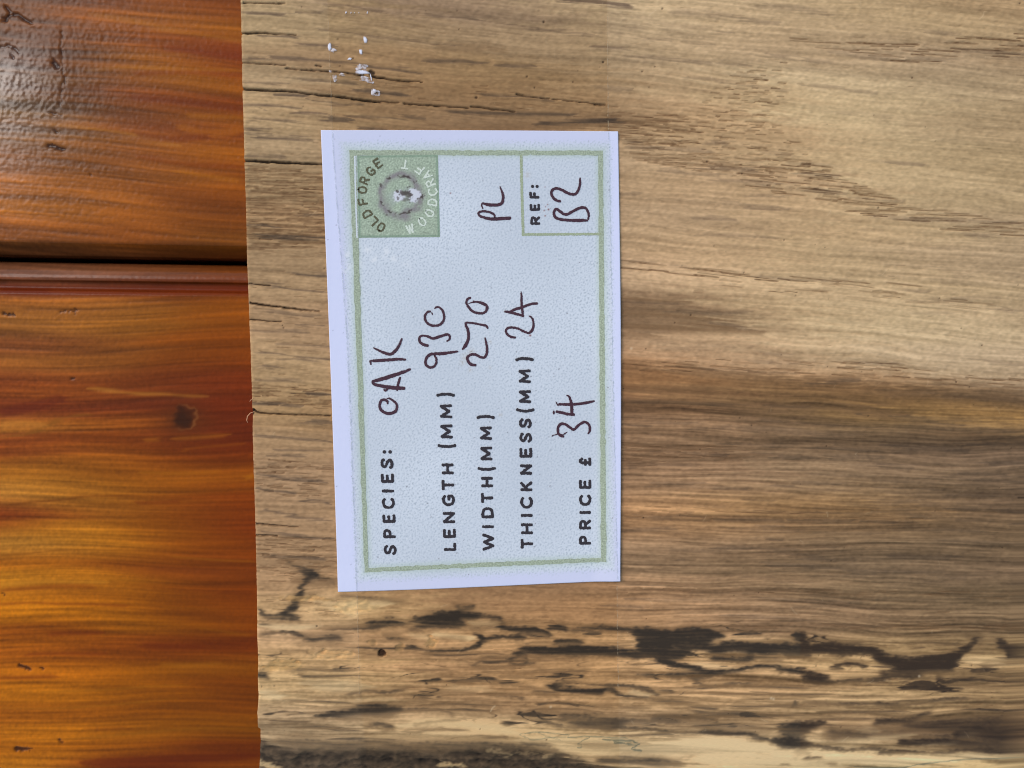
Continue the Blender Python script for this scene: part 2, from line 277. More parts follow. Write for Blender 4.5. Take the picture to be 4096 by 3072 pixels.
# spalting: (chart, points, width, softness, strength); widths and softness in that chart's units
SPALT = [
    (T7, [(250, 150), (330, 195), (440, 222), (390, 245), (350, 285), (352, 330), (325, 375), (262, 425)], [24, 20, 30, 30, 28, 38, 44, 32], 9, .95),
    (T7, [(262, 425), (240, 445), (340, 462)], [26, 20, 12], 7, .9), (T7, [(370, 242), (460, 240), (552, 250)], 22, 8, .8),
    (T7, [(300, 262), (545, 270)], 9, 6, .7), (T7, [(300, 325), (450, 320)], 13, 7, .7), (T7, [(105, 410), (180, 450), (340, 465)], 15, 6, .9),
    (T7, [(262, 130), (400, 150), (545, 185)], 16, 12, .5), (T7, [(250, 150), (255, 130), (330, 128)], 10, 7, .5),
    (T7, [(560, 335), (700, 345), (870, 370), (960, 378)], [20, 24, 20, 10], 12, .6), (T7, [(870, 372), (900, 385), (880, 400)], 14, 12, .35),
    (T7, [(500, 520), (620, 515), (740, 508), (850, 475), (960, 490)], [14, 22, 30, 38, 26], 9, .85), (T7, [(740, 490), (860, 472)], 40, 14, .7),
    (T7, [(980, 472), (1120, 452), (1250, 445), (1390, 458)], [34, 44, 48, 26], 9, .95), (T7, [(1000, 515), (1150, 500), (1290, 497)], [30, 48, 36], 12, .85),
    (T7, [(1050, 480), (1260, 475)], 44, 12, .9), (T7, [(960, 520), (1060, 525)], 18, 7, .7), (T7, [(1235, 400), (1350, 405)], 17, 6, .85),
    (T7, [(1380, 455), (1480, 470), (1530, 500)], 17, 7, .9), (T7, [(1285, 498), (1340, 515), (1420, 516), (1500, 500)], 10, 5, .85),
    (T7, [(1490, 500), (1560, 515), (1680, 520), (1760, 530), (1800, 545)], [38, 40, 38, 24, 16], 9, .9),
    (T7, [(1800, 545), (1760, 562), (1690, 560), (1640, 548)], 11, 5, .85), (T7, [(820, 545), (930, 545)], 10, 6, .7),
    (T7, [(830, 575), (900, 578), (970, 582)], [22, 22, 8], 7, .85), (T7, [(1130, 581), (1300, 580)], 9, 5, .65),
    (T7, [(1340, 545), (1388, 565), (1385, 600), (1320, 622), (1240, 640), (1070, 648), (1000, 630), (945, 625)], [18, 28, 24, 16, 18, 12, 18, 22], 6, .92),
    (T7, [(1385, 590), (1450, 575), (1550, 575), (1625, 560)], [24, 22, 20, 26], 7, .9), (T7, [(680, 632), (790, 638)], 14, 6, .8),
    (T7, [(110, 545), (300, 550), (420, 580), (560, 575)], [12, 18, 22, 12], 8, .75), (T7, [(495, 590), (565, 585)], 32, 10, .65),
    (T7, [(330, 610), (480, 620), (600, 630)], 10, 6, .6), (T7, [(300, 560), (560, 565), (620, 570)], 40, 20, .3), (T7, [(120, 580), (180, 600)], 5, 4, .5),
    (T7, [(1790, 500), (1850, 498), (1890, 515)], 26, 7, .9), (T7, [(1890, 520), (2010, 520), (2110, 515), (2230, 530)], [12, 16, 30, 24], 6, .9),
    (T7, [(1790, 590), (1880, 592), (1970, 595)], 25, 7, .85),
    (T7, [(1350, 722), (1420, 695), (1540, 675), (1600, 655), (1680, 650), (1760, 640)], [14, 18, 16, 22, 24, 30], 8, .85),
    (T7, [(1530, 710), (1560, 682), (1620, 682), (1640, 705), (1590, 726), (1532, 712)], 18, 7, .85),
    (T7, [(1310, 718), (1370, 740), (1500, 749), (1620, 742), (1680, 710), (1740, 680)], 11, 6, .8),
    (T7, [(1600, 625), (1760, 640), (1900, 645), (2230, 655)], [20, 34, 46, 50], 10, .92), (T7, [(1640, 662), (1800, 670), (2000, 675), (2230, 680)], 24, 9, .85),
    (T7, [(115, 785), (185, 795)], 24, 8, .85), (T7, [(260, 757), (480, 745)], 14, 8, .6), (T7, [(330, 770), (430, 800)], 10, 6, .5),
    (T7, [(370, 835), (430, 830)], 6, 4, .6), (T7, [(570, 905), (700, 885), (850, 885), (1000, 865)], [10, 18, 22, 12], 9, .72),
    (T7, [(400, 925), (520, 915)], 9, 5, .7), (T7, [(180, 940), (320, 940)], 14, 8, .6), (T7, [(130, 955), (185, 955)], 9, 6, .5),
    (T7, [(640, 890), (700, 900)], 8, 4, .7), (T7, [(650, 915), (690, 925)], 6, 4, .5),
    (T7, [(440, 1030), (560, 1020), (680, 990), (800, 980), (900, 968)], [30, 44, 50, 50, 24], 14, .78), (T7, [(650, 975), (920, 985)], 26, 12, .7),
    (T7, [(560, 1050), (690, 1050)], 16, 9, .55), (T7, [(900, 990), (1080, 990), (1180, 1010), (1230, 1030)], 15, 8, .7),
    (T7, [(180, 1165), (500, 1180), (900, 1190), (1400, 1195), (1800, 1215)], [40, 50, 50, 60, 50], 28, .5), (T7, [(1650, 1200), (1780, 1215), (1860, 1230)], [20, 30, 10], 12, .5), (T7, [(560, 1010), (900, 1000)], 70, 24, .45), (T7, [(740, 1080), (830, 1070), (880, 1085), (830, 1098)], 20, 9, .7), (T7, [(1000, 1075), (1130, 1060), (1280, 1058)], 11, 6, .65),
    (T7, [(1290, 1035), (1390, 1038)], 8, 5, .6), (T7, [(1090, 905), (1200, 895), (1370, 900)], [12, 9, 9], 5, .8),
    (T7, [(1090, 905), (1120, 890)], 8, 4, .6), (T7, [(1420, 905), (1560, 915), (1640, 945)], 15, 7, .8), (T7, [(1660, 915), (1830, 915)], 13, 7, .75),
    (T7, [(1440, 845), (1560, 855), (1690, 865)], 11, 6, .75), (T7, [(1280, 940), (1480, 955)], 13, 8, .6), (T7, [(1210, 820), (1330, 825), (1420, 815)], 14, 7, .62),
    (T7, [(1520, 785), (1580, 785)], 6, 4, .7), (T7, [(1940, 775), (2010, 775)], 15, 7, .55),
    (T7, [(1750, 850), (1900, 840), (2060, 845), (2230, 852)], [18, 13, 12, 12], 6, .88),
    (T7, [(1750, 850), (1820, 875), (1930, 890), (2060, 895), (2110, 882)], [16, 30, 34, 34, 20], 8, .92), (T7, [(2100, 880), (2180, 900), (2230, 915)], 11, 5, .85),
    (T7, [(1690, 1010), (1760, 1050), (1830, 1080), (2000, 1085), (2230, 1090)], 10, 6, .8), (T7, [(1850, 1030), (2000, 1050), (2230, 1060)], [40, 60, 66], 18, .55),
    (T7, [(1690, 1010), (1900, 1015), (2230, 1040)], 11, 7, .75), (T7, [(1870, 970), (2120, 975)], 11, 6, .6), (T7, [(1560, 1050), (1700, 1055), (1860, 1080)], 12, 7, .7),
    (T8, [(0, 405), (150, 412), (260, 415), (330, 430)], 22, 6, .9), (T8, [(225, 468), (335, 474)], 108, 12, .95), (T8, [(165, 430), (355, 430)], 34, 10, .9),
    (T8, [(385, 440), (480, 432), (580, 436), (652, 440)], [50, 62, 50, 12], 9, .95), (T8, [(400, 475), (550, 480)], 88, 12, .95),
    (T8, [(560, 510), (700, 500), (850, 512), (980, 505), (1080, 510), (1200, 510), (1330, 520), (1430, 530), (1520, 562)], [64, 52, 56, 56, 56, 54, 50, 44, 40], 9, .96),
    (T8, [(1015, 442), (1055, 450), (1066, 492)], [34, 52, 50], 10, .92), (T8, [(0, 540), (100, 530), (200, 545), (300, 540), (460, 540)], [30, 42, 56, 60, 40], 9, .92),
    (T8, [(280, 560), (380, 595), (470, 615), (600, 640), (700, 625), (790, 610), (920, 620), (1040, 630), (1150, 650), (1222, 660)], [44, 40, 32, 26, 26, 26, 24, 26, 34, 24], 7, .94),
    (T8, [(1222, 660), (1120, 675), (1080, 680), (1180, 690), (1250, 685), (1400, 672), (1540, 665), (1660, 660)], [26, 30, 30, 24, 18, 16, 24, 26], 7, .92),
    (T8, [(570, 560), (690, 562), (800, 555)], 26, 9, .85), (T8, [(830, 575), (940, 575)], 22, 9, .45), (T8, [(1225, 602), (1310, 590), (1400, 605)], 24, 8, .88),
    (T8, [(950, 550), (1095, 556)], 13, 6, .85),
    (T8, [(1430, 540), (1520, 570), (1650, 582), (1780, 570), (1850, 542), (1920, 500), (1960, 452)], [40, 56, 62, 58, 50, 40, 30], 9, .95),
    (T8, [(1540, 620), (1700, 610), (1850, 596)], 42, 9, .92), (T8, [(1470, 640), (1600, 640), (1840, 628)], 24, 8, .85), (T8, [(1910, 440), (1995, 452)], 14, 7, .7),
    (T8, [(1940, 470), (2080, 476)], 12, 7, .6), (T8, [(2075, 480), (2130, 520), (2165, 560), (2230, 600)], [40, 48, 42, 38], 9, .93), (T8, [(1960, 500), (2100, 520)], 10, 6, .6),
    (T8, [(1740, 655), (1810, 685), (1900, 675), (2030, 680), (2120, 690), (2230, 695)], [14, 24, 16, 18, 16, 16], 6, .9), (T8, [(1940, 522), (2010, 525)], 9, 5, .5),
    (T8, [(355, 655), (500, 655), (640, 650)], 23, 7, .9), (T8, [(480, 670), (580, 700), (740, 702), (812, 686)], 11, 5, .85), (T8, [(650, 662), (800, 665), (822, 685)], 11, 6, .75),
    (T8, [(190, 650), (310, 655)], 10, 6, .45), (T8, [(0, 705), (120, 712), (230, 725), (315, 752)], 14, 6, .9),
    (T8, [(0, 735), (70, 735), (125, 765), (280, 775), (400, 790)], [14, 14, 18, 10, 8], 5, .85), (T8, [(440, 790), (600, 800)], 10, 6, .4),
    (T8, [(1040, 788), (1160, 790), (1350, 805), (1480, 800), (1600, 800), (1760, 790), (2010, 785)], [14, 12, 16, 20, 14, 14, 8], 6, .85),
    (T8, [(830, 782), (1000, 795)], 6, 4, .75), (T8, [(980, 800), (1014, 797)], 15, 6, .85), (T8, [(680, 815), (1100, 820), (1350, 850), (1560, 845)], 7, 5, .6),
    (T8, [(2120, 778), (2230, 785)], 12, 6, .8), (T8, [(1880, 830), (2060, 825)], 11, 7, .5), (T8, [(260, 872), (400, 875), (620, 880)], [20, 26, 14], 9, .75),
    (T8, [(0, 870), (150, 885), (420, 905)], 15, 8, .75), (T8, [(0, 900), (280, 915)], 22, 14, .45), (T8, [(540, 950), (700, 958), (810, 970)], 22, 9, .8),
    (T8, [(0, 935), (200, 945), (400, 965), (700, 968), (900, 990), (1100, 1015), (1300, 1035), (1500, 1050), (1800, 1045), (2230, 1040)], [11, 12, 14, 14, 16, 16, 14, 14, 12, 14], 6, .9),
    (T8, [(940, 935), (1060, 930), (1195, 910)], [34, 60, 18], 18, .85), (T8, [(880, 990), (980, 1000), (1090, 1010)], [20, 48, 30], 12, .9), (T8, [(960, 975), (1080, 962)], [30, 44], 22, .6),
    (T8, [(1420, 892), (1600, 880), (1745, 850)], [30, 30, 16], 10, .8), (T8, [(1210, 950), (1410, 972)], 50, 20, .55), (T8, [(1190, 965), (1500, 950), (1800, 925)], 66, 30, .45),
    (T8, [(1600, 905), (1900, 920), (2230, 930)], [50, 100, 130], 30, .62), (T8, [(1650, 985), (1900, 1000), (2230, 1000)], [30, 60, 70], 20, .6), (T8, [(240, 900), (700, 920), (900, 940)], [30, 50, 40], 24, .35), (T8, [(0, 1085), (250, 1095), (430, 1120)], [50, 60, 30], 22, .6), (T8, [(1540, 1002), (1720, 1000), (1820, 988)], 30, 11, .8),
    (T8, [(1820, 1000), (1880, 970), (1980, 960), (2230, 975)], [36, 44, 40, 60], 14, .7), (T8, [(2010, 1042), (2130, 1050), (2230, 1066)], 19, 7, .9),
    (T8, [(1450, 1060), (1650, 1056)], 14, 7, .7), (T8, [(2100, 890), (2230, 900)], 30, 14, .5), (T8, [(1990, 885), (2070, 890)], 14, 8, .5),
    (T8, [(1080, 1078), (1165, 1072)], 11, 5, .8), (T8, [(1180, 1107), (1232, 1106)], 11, 5, .85), (T8, [(820, 1058), (910, 1055)], 5, 4, .6), (T8, [(940, 1132), (1000, 1131)], 10, 5, .8),
    (T8, [(1030, 1075), (1045, 1062)], 4, 3, .6), (T8, [(1020, 1045), (1100, 1052)], 14, 9, .5),
]
ZONE = [  # thin teal zone lines in the pale sapwood
    (T7, [(1615, 1135), (1700, 1118), (1880, 1125), (1892, 1140), (2000, 1132), (2230, 1152)], 5), (T7, [(1615, 1135), (1680, 1165), (1760, 1150), (1875, 1138)], 3.5),
    (T7, [(2010, 1135), (1960, 1165), (1955, 1190), (1966, 1206)], 5), (T7, [(2135, 1160), (2160, 1175), (2230, 1178)], 6), (T7, [(1700, 1120), (1850, 1160)], 3),
    (T8, [(0, 980), (60, 985), (160, 995), (200, 1010), (170, 1032), (230, 1048)], 7), (T8, [(65, 990), (130, 1006), (195, 1022)], 5),
    (T8, [(1320, 1122), (1560, 1125), (1700, 1105), (1900, 1090), (2100, 1085), (2230, 1078)], 5),
]
BROWN = [
    (TM, [(60, 255), (300, 262), (460, 278)], 30, .6), (TM, [(60, 305), (400, 328), (580, 352)], 54, .55), (TM, [(60, 380), (420, 398), (700, 404), (840, 428)], [60, 50, 36, 12], .55), (TM, [(60, 432), (350, 436)], 18, .45),
    (TM, [(100, 715), (400, 718), (690, 722)], 34, .45), (TM, [(60, 775), (420, 780), (700, 792)], 18, .6), (TM, [(1090, 676), (1350, 655), (1420, 665)], 26, .4), (TM, [(1180, 795), (1400, 825), (1560, 862)], [30, 66, 30], .5),
    (TM, [(1480, 745), (1580, 748)], 18, .4), (TM, [(820, 800), (1160, 805)], 22, .5), (TM, [(2000, 735), (2164, 745)], 34, .4), (TM, [(1700, 945), (2164, 965)], 60, .35),
    (T4, [(1180, 720), (1700, 735), (2212, 700)], 40, .4), (T4, [(1560, 480), (1700, 500)], 40, .3), (T4, [(520, 520), (700, 560)], 24, .35), (T4, [(1150, 270), (1500, 280)], 50, .25), (TR, [(0, 615), (200, 630), (420, 650)], 24, .5),
]
PALE = [
    (T7, [(860, 1092), (1050, 1072), (1200, 1074), (1400, 1096), (1620, 1122)], [10, 30, 34, 38, 40], .85), (T7, [(1600, 1165), (1800, 1180), (2230, 1205)], [30, 80, 100], .8), (T7, [(700, 1150), (1000, 1130), (1400, 1135)], [20, 40, 40], .4),
    (T7, [(120, 885), (180, 905), (260, 935)], [30, 40, 10], .8), (T7, [(110, 500), (300, 510), (480, 505)], [20, 34, 12], .7), (T7, [(1125, 552), (1230, 562), (1335, 575)], [22, 26, 36], .8), (T7, [(1310, 492), (1470, 490)], 34, .5),
    (T7, [(560, 388), (700, 390), (830, 385)], [40, 56, 40], .75), (T7, [(370, 350), (600, 420), (660, 450)], 30, .4), (T7, [(380, 835), (560, 845), (760, 860)], [50, 70, 24], .6), (T7, [(1180, 870), (1420, 880)], 36, .35), (T7, [(650, 925), (900, 930)], 20, .4), (T7, [(980, 560), (1090, 570)], 30, .4),
    (T8, [(0, 1015), (300, 1040), (600, 1030), (850, 1050), (1200, 1075), (1600, 1088), (1900, 1075), (2230, 1068)], [60, 66, 90, 80, 60, 50, 40, 30], .85), (T8, [(500, 1090), (800, 1110), (1250, 1110)], 60, .7), (T8, [(1250, 992), (1400, 986), (1650, 966)], [20, 30, 16], .75), (T8, [(1640, 1012), (1840, 1004)], 18, .6),
    (T8, [(500, 596), (660, 606)], 30, .4), (T8, [(1880, 565), (2120, 580)], [40, 60], .35), (T8, [(150, 742), (280, 762)], 20, .75), (T8, [(1900, 965), (1960, 960)], 30, .4), (T8, [(1360, 930), (1460, 950)], 26, .5),
]
BARK = [(950, 2945), (1030, 2948), (1050, 2958), (1120, 2975), (1200, 2982), (1320, 2994), (1500, 2999), (1680, 2996), (1750, 3003), (1860, 2996), (1960, 2996), (2100, 3006),
        (2260, 3018), (2360, 3048), (2480, 3068), (2700, 3110), (3200, 3170), (4320, 3240), (950, 3240)]
BARK_PALE = [(T7, [(105, 1300), (150, 1312), (210, 1330)], 34, .9), (T7, [(1150, 1308), (1290, 1312)], 22, .9), (T7, [(1420, 1225), (1500, 1235), (1530, 1260)], 26, .55),
             (T7, [(1740, 1250), (1790, 1255)], 16, .6), (T7, [(1880, 1250), (1920, 1262)], 14, .6), (T7, [(1560, 1245), (1680, 1240)], 12, .4)]
FLECK = [  # grey medullary flecks near the top of the board and beside the card
    (T4, [(480, 30), (640, 40), (860, 75)], 11), (T4, [(1010, 78), (1160, 95), (1330, 105), (1480, 130), (1600, 150), (1750, 175), (2060, 205)], 13),
    (T4, [(420, 165), (560, 178), (700, 200), (900, 225), (1050, 245), (1190, 262)], 14), (T4, [(330, 250), (530, 265)], 15), (T4, [(160, 325), (400, 342), (520, 350), (680, 365), (800, 385), (940, 400), (1090, 425)], 15),
    (T4, [(300, 455), (520, 468), (640, 480)], 15), (T4, [(10, 465), (120, 475), (245, 490)], 12), (T4, [(210, 545), (385, 552)], 20), (T4, [(400, 570), (540, 600), (640, 600)], 12),
    (T4, [(20, 605), (180, 608), (330, 625)], 13), (T4, [(330, 650), (480, 655), (520, 680), (660, 690)], 14), (T4, [(655, 665), (800, 675), (920, 690)], 15), (T4, [(640, 515), (800, 530), (955, 546)], 18),
    (T4, [(50, 680), (200, 690), (325, 695)], 14), (T4, [(1060, 345), (1250, 350), (1370, 362)], 16), (T4, [(1370, 195), (1450, 200)], 8), (T4, [(1480, 370), (1650, 380)], 12), (T4, [(-10, 330), (130, 336)], 12),
    (T4, [(130, 208), (240, 205), (345, 215)], 15), (T4, [(1990, 265), (2212, 280)], 20), (T4, [(1240, 95), (1410, 110)], 12), (T4, [(1700, 715), (1900, 700), (2212, 690)], 22), (T4, [(1190, 640), (1500, 650), (1900, 662)], 16),
    (T4, [(1840, 0), (2100, 18), (2280, 42)], 26), (T4, [(20, 738), (150, 738)], 8), (T4, [(240, 775), (430, 785)], 12), (T4, [(1380, 545), (1620, 555), (1800, 575)], 18), (T4, [(660, 735), (860, 738)], 12), (T4, [(900, 655), (1080, 680)], 10),
    (T4, [(60, 75), (300, 85)], 10), (T4, [(330, 70), (480, 66)], 8), (T4, [(20, 765), (120, 768)], 10), (T4, [(160, 600), (60, 640)], 5),
    (TL, [(0, 85), (200, 115), (400, 145), (550, 160), (820, 185)], 28), (TL, [(20, 375), (250, 405), (450, 440), (810, 465)], 26), (TL, [(20, 605), (200, 625), (450, 620), (650, 642)], 24),
    (TL, [(290, 760), (500, 765), (700, 780), (850, 795)], 26), (TL, [(20, 855), (200, 870), (390, 885)], 26), (TL, [(380, 910), (560, 920), (860, 945)], 34), (TL, [(30, 988), (200, 995), (370, 1010)], 13),
    (TL, [(30, 1022), (310, 1043)], 11), (TL, [(170, 1155), (350, 1165), (580, 1172)], 24), (TL, [(30, 1410), (200, 1425), (325, 1432)], 18), (TL, [(330, 1440), (560, 1456)], 16), (TL, [(560, 1610), (850, 1625)], 26),
    (TL, [(560, 1310), (840, 1330)], 24), (TL, [(540, 550), (800, 560)], 16),
    (T3, [(30, 100), (140, 106)], 8), (T3, [(60, 40), (240, 52)], 9), (T3, [(40, 330), (150, 345)], 6), (T3, [(60, 368), (285, 378)], 9), (T3, [(150, 490), (290, 500)], 9), (T3, [(220, 298), (285, 300)], 9),
    (T3, [(60, 1030), (200, 1040), (310, 1055)], 8), (T3, [(100, 1095), (250, 1100)], 7), (T3, [(200, 985), (310, 992)], 8), (T3, [(70, 1160), (300, 1185)], 8), (T3, [(80, 1275), (220, 1300), (310, 1310)], 9),
    (T3, [(200, 1240), (315, 1262)], 7), (T3, [(80, 1205), (200, 1222)], 7), (T3, [(60, 1345), (280, 1372)], 9), (T3, [(90, 1425), (300, 1440)], 7), (T3, [(130, 1075), (300, 1078)], 6),
    (TR, [(0, 30), (120, 35), (210, 48)], 16), (TR, [(140, 140), (280, 150)], 14), (TR, [(20, 172), (130, 178)], 13), (TR, [(230, 200), (370, 212)], 15), (TR, [(0, 245), (160, 258)], 17), (TR, [(150, 290), (330, 300), (480, 322), (620, 330)], 18),
    (TR, [(640, 330), (780, 345)], 14), (TR, [(360, 60), (560, 70), (700, 90), (940, 120)], 24), (TR, [(860, 30), (1060, 45), (1160, 70)], 34), (TR, [(480, 405), (640, 425), (820, 455), (1000, 472)], 12), (TR, [(1060, 440), (1280, 468), (1490, 492)], 13),
    (TR, [(0, 455), (140, 468)], 20), (TR, [(160, 768), (340, 775), (560, 790)], 26), (TR, [(540, 740), (660, 748)], 18), (TR, [(300, 885), (460, 898)], 20), (TR, [(560, 870), (700, 878), (820, 890)], 22), (TR, [(580, 935), (760, 945), (960, 965)], 22),
    (TR, [(750, 1075), (820, 1085), (920, 1090)], 26), (TR, [(640, 1052), (740, 1060)], 16), (TR, [(130, 1010), (210, 1020)], 20), (TR, [(500, 1135), (700, 1145)], 18), (TR, [(1110, 990), (1200, 998), (1290, 1010)], 22), (TR, [(820, 790), (1000, 808)], 20),
    (TR, [(1290, 1030), (1450, 1045), (1600, 1050)], 16), (TR, [(1050, 905), (1260, 925)], 18), (TR, [(1230, 275), (1400, 300), (1560, 322)], 26), (TR, [(1640, 300), (1830, 318)], 24), (TR, [(1850, 262), (2000, 268), (2200, 290)], 26), (TR, [(1000, 300), (1200, 330)], 14),
    (TR, [(820, 280), (1000, 300)], 14), (TR, [(1400, 1130), (1800, 1150), (2212, 1160)], 16), (TR, [(1900, 1225), (2030, 1232)], 16), (TR, [(110, 1362), (300, 1370), (480, 1395)], 14), (TR, [(530, 1222), (700, 1228), (900, 1240)], 15), (TR, [(760, 850), (860, 845)], 14),
    (TR, [(1500, 850), (1700, 858)], 22), (TR, [(800, 1020), (960, 1025)], 14), (TR, [(100, 735), (180, 742)], 14), (TR, [(460, 905), (600, 910)], 10), (TR, [(560, 165), (640, 172)], 16), (TR, [(1690, 170), (1860, 180)], 18), (TR, [(440, 220), (560, 232)], 16),
    (TM, [(800, 130), (1000, 148), (1200, 160)], 14), (TM, [(1500, 205), (1650, 215)], 16), (TM, [(2000, 290), (2164, 320)], 22), (TM, [(1850, 240), (2000, 245)], 14), (TM, [(1600, 320), (1780, 325)], 10), (TM, [(1900, 560), (2164, 590)], 12), (TM, [(1300, 570), (1500, 580)], 12),
    (TM, [(120, 1110), (260, 1095), (500, 1100)], 20), (TM, [(480, 915), (640, 905)], 18), (TM, [(690, 920), (900, 918), (1120, 935)], 26), (TM, [(1130, 940), (1320, 938)], 26), (TM, [(210, 880), (400, 885), (520, 882)], 14), (TM, [(110, 775), (400, 780), (700, 790)], 13),
    (TM, [(820, 790), (1000, 800), (1160, 805)], 22), (TM, [(1480, 1000), (1700, 1010), (1890, 1025)], 26), (TM, [(1150, 1060), (1300, 1055), (1440, 1062)], 26), (TM, [(860, 1050), (1060, 1058)], 16), (TM, [(560, 1210), (760, 1222)], 16), (TM, [(115, 1435), (250, 1425), (400, 1420)], 22),
    (TM, [(1580, 1355), (1680, 1368)], 12), (TM, [(1400, 1335), (1600, 1350), (1700, 1380)], 14), (TM, [(1800, 1310), (2000, 1320), (2164, 1340)], 22), (TM, [(1000, 1375), (1280, 1385)], 14), (TM, [(600, 1518), (800, 1525), (980, 1530)], 20), (TM, [(850, 1610), (1060, 1612), (1240, 1630)], 22),
    (TM, [(1500, 1560), (1800, 1570)], 24), (TM, [(1700, 1480), (2100, 1500)], 18), (TM, [(340, 300), (560, 320), (780, 320)], 14), (TM, [(560, 370), (700, 390), (800, 410)], 18), (TM, [(110, 262), (300, 270), (430, 275)], 12), (TM, [(1100, 680), (1300, 665)], 20), (TM, [(800, 520), (960, 535)], 16),
    (TM, [(530, 600), (800, 625), (1000, 632)], 12), (TM, [(700, 560), (1000, 585)], 8), (TM, [(2000, 1090), (2164, 1095)], 24), (TM, [(1780, 1140), (2100, 1150)], 20), (TM, [(1500, 850), (1620, 860), (1800, 900)], 24),
    (T8, [(860, 70), (1100, 85), (1290, 100)], 22), (T8, [(640, 340), (900, 350), (1100, 370)], 10), (T8, [(300, 260), (600, 265)], 12), (T8, [(150, 180), (400, 185)], 10), (T8, [(1100, 230), (1300, 255)], 10), (T8, [(30, 290), (250, 300)], 16), (T8, [(1250, 390), (1500, 400)], 12),
]
CRACK = [  # open drying checks from the sawn end: chart, points, widths
    (T4, [(6, 192), (100, 188), (200, 193), (320, 198)], [10, 9, 6, 3]), (T4, [(8, 508), (60, 514), (180, 520), (290, 524), (400, 540), (560, 555), (700, 575), (910, 592)], [16, 12, 10, 9, 8, 8, 8, 4]),
    (T4, [(940, 595), (1120, 606), (1310, 620)], [5, 5, 3]), (T4, [(1330, 612), (1580, 640)], [5, 3]), (T4, [(260, 390), (380, 400), (560, 412), (700, 432)], [3, 4, 5, 4]), (T4, [(752, 435), (860, 455), (1040, 472)], [9, 7, 4]),
    (T4, [(8, 14), (140, 18), (255, 20)], [5, 4, 3]), (T4, [(8, 358), (260, 372)], [3, 2.5]), (T4, [(1590, 540), (1700, 560), (1910, 582), (2090, 600)], [4, 4, 4, 3]), (T4, [(440, 376), (460, 379)], [6, 4]),
    (T3, [(24, 118), (120, 122), (200, 126), (300, 130)], [7, 7, 6, 4]), (TL, [(0, 312), (200, 340), (400, 365), (600, 388), (765, 405)], [18, 18, 16, 13, 7]), (TL, [(10, 492), (180, 508), (335, 518)], [12, 9, 5]),
    (TL, [(30, 1490), (130, 1525), (350, 1540), (550, 1545), (880, 1556)], [22, 18, 14, 12, 9]), (TL, [(0, 92), (120, 108), (220, 112)], [8, 8, 5]), (T3, [(60, 1322), (200, 1332)], [3, 2]), (T3, [(65, 1360), (130, 1362)], [3, 2]),
]


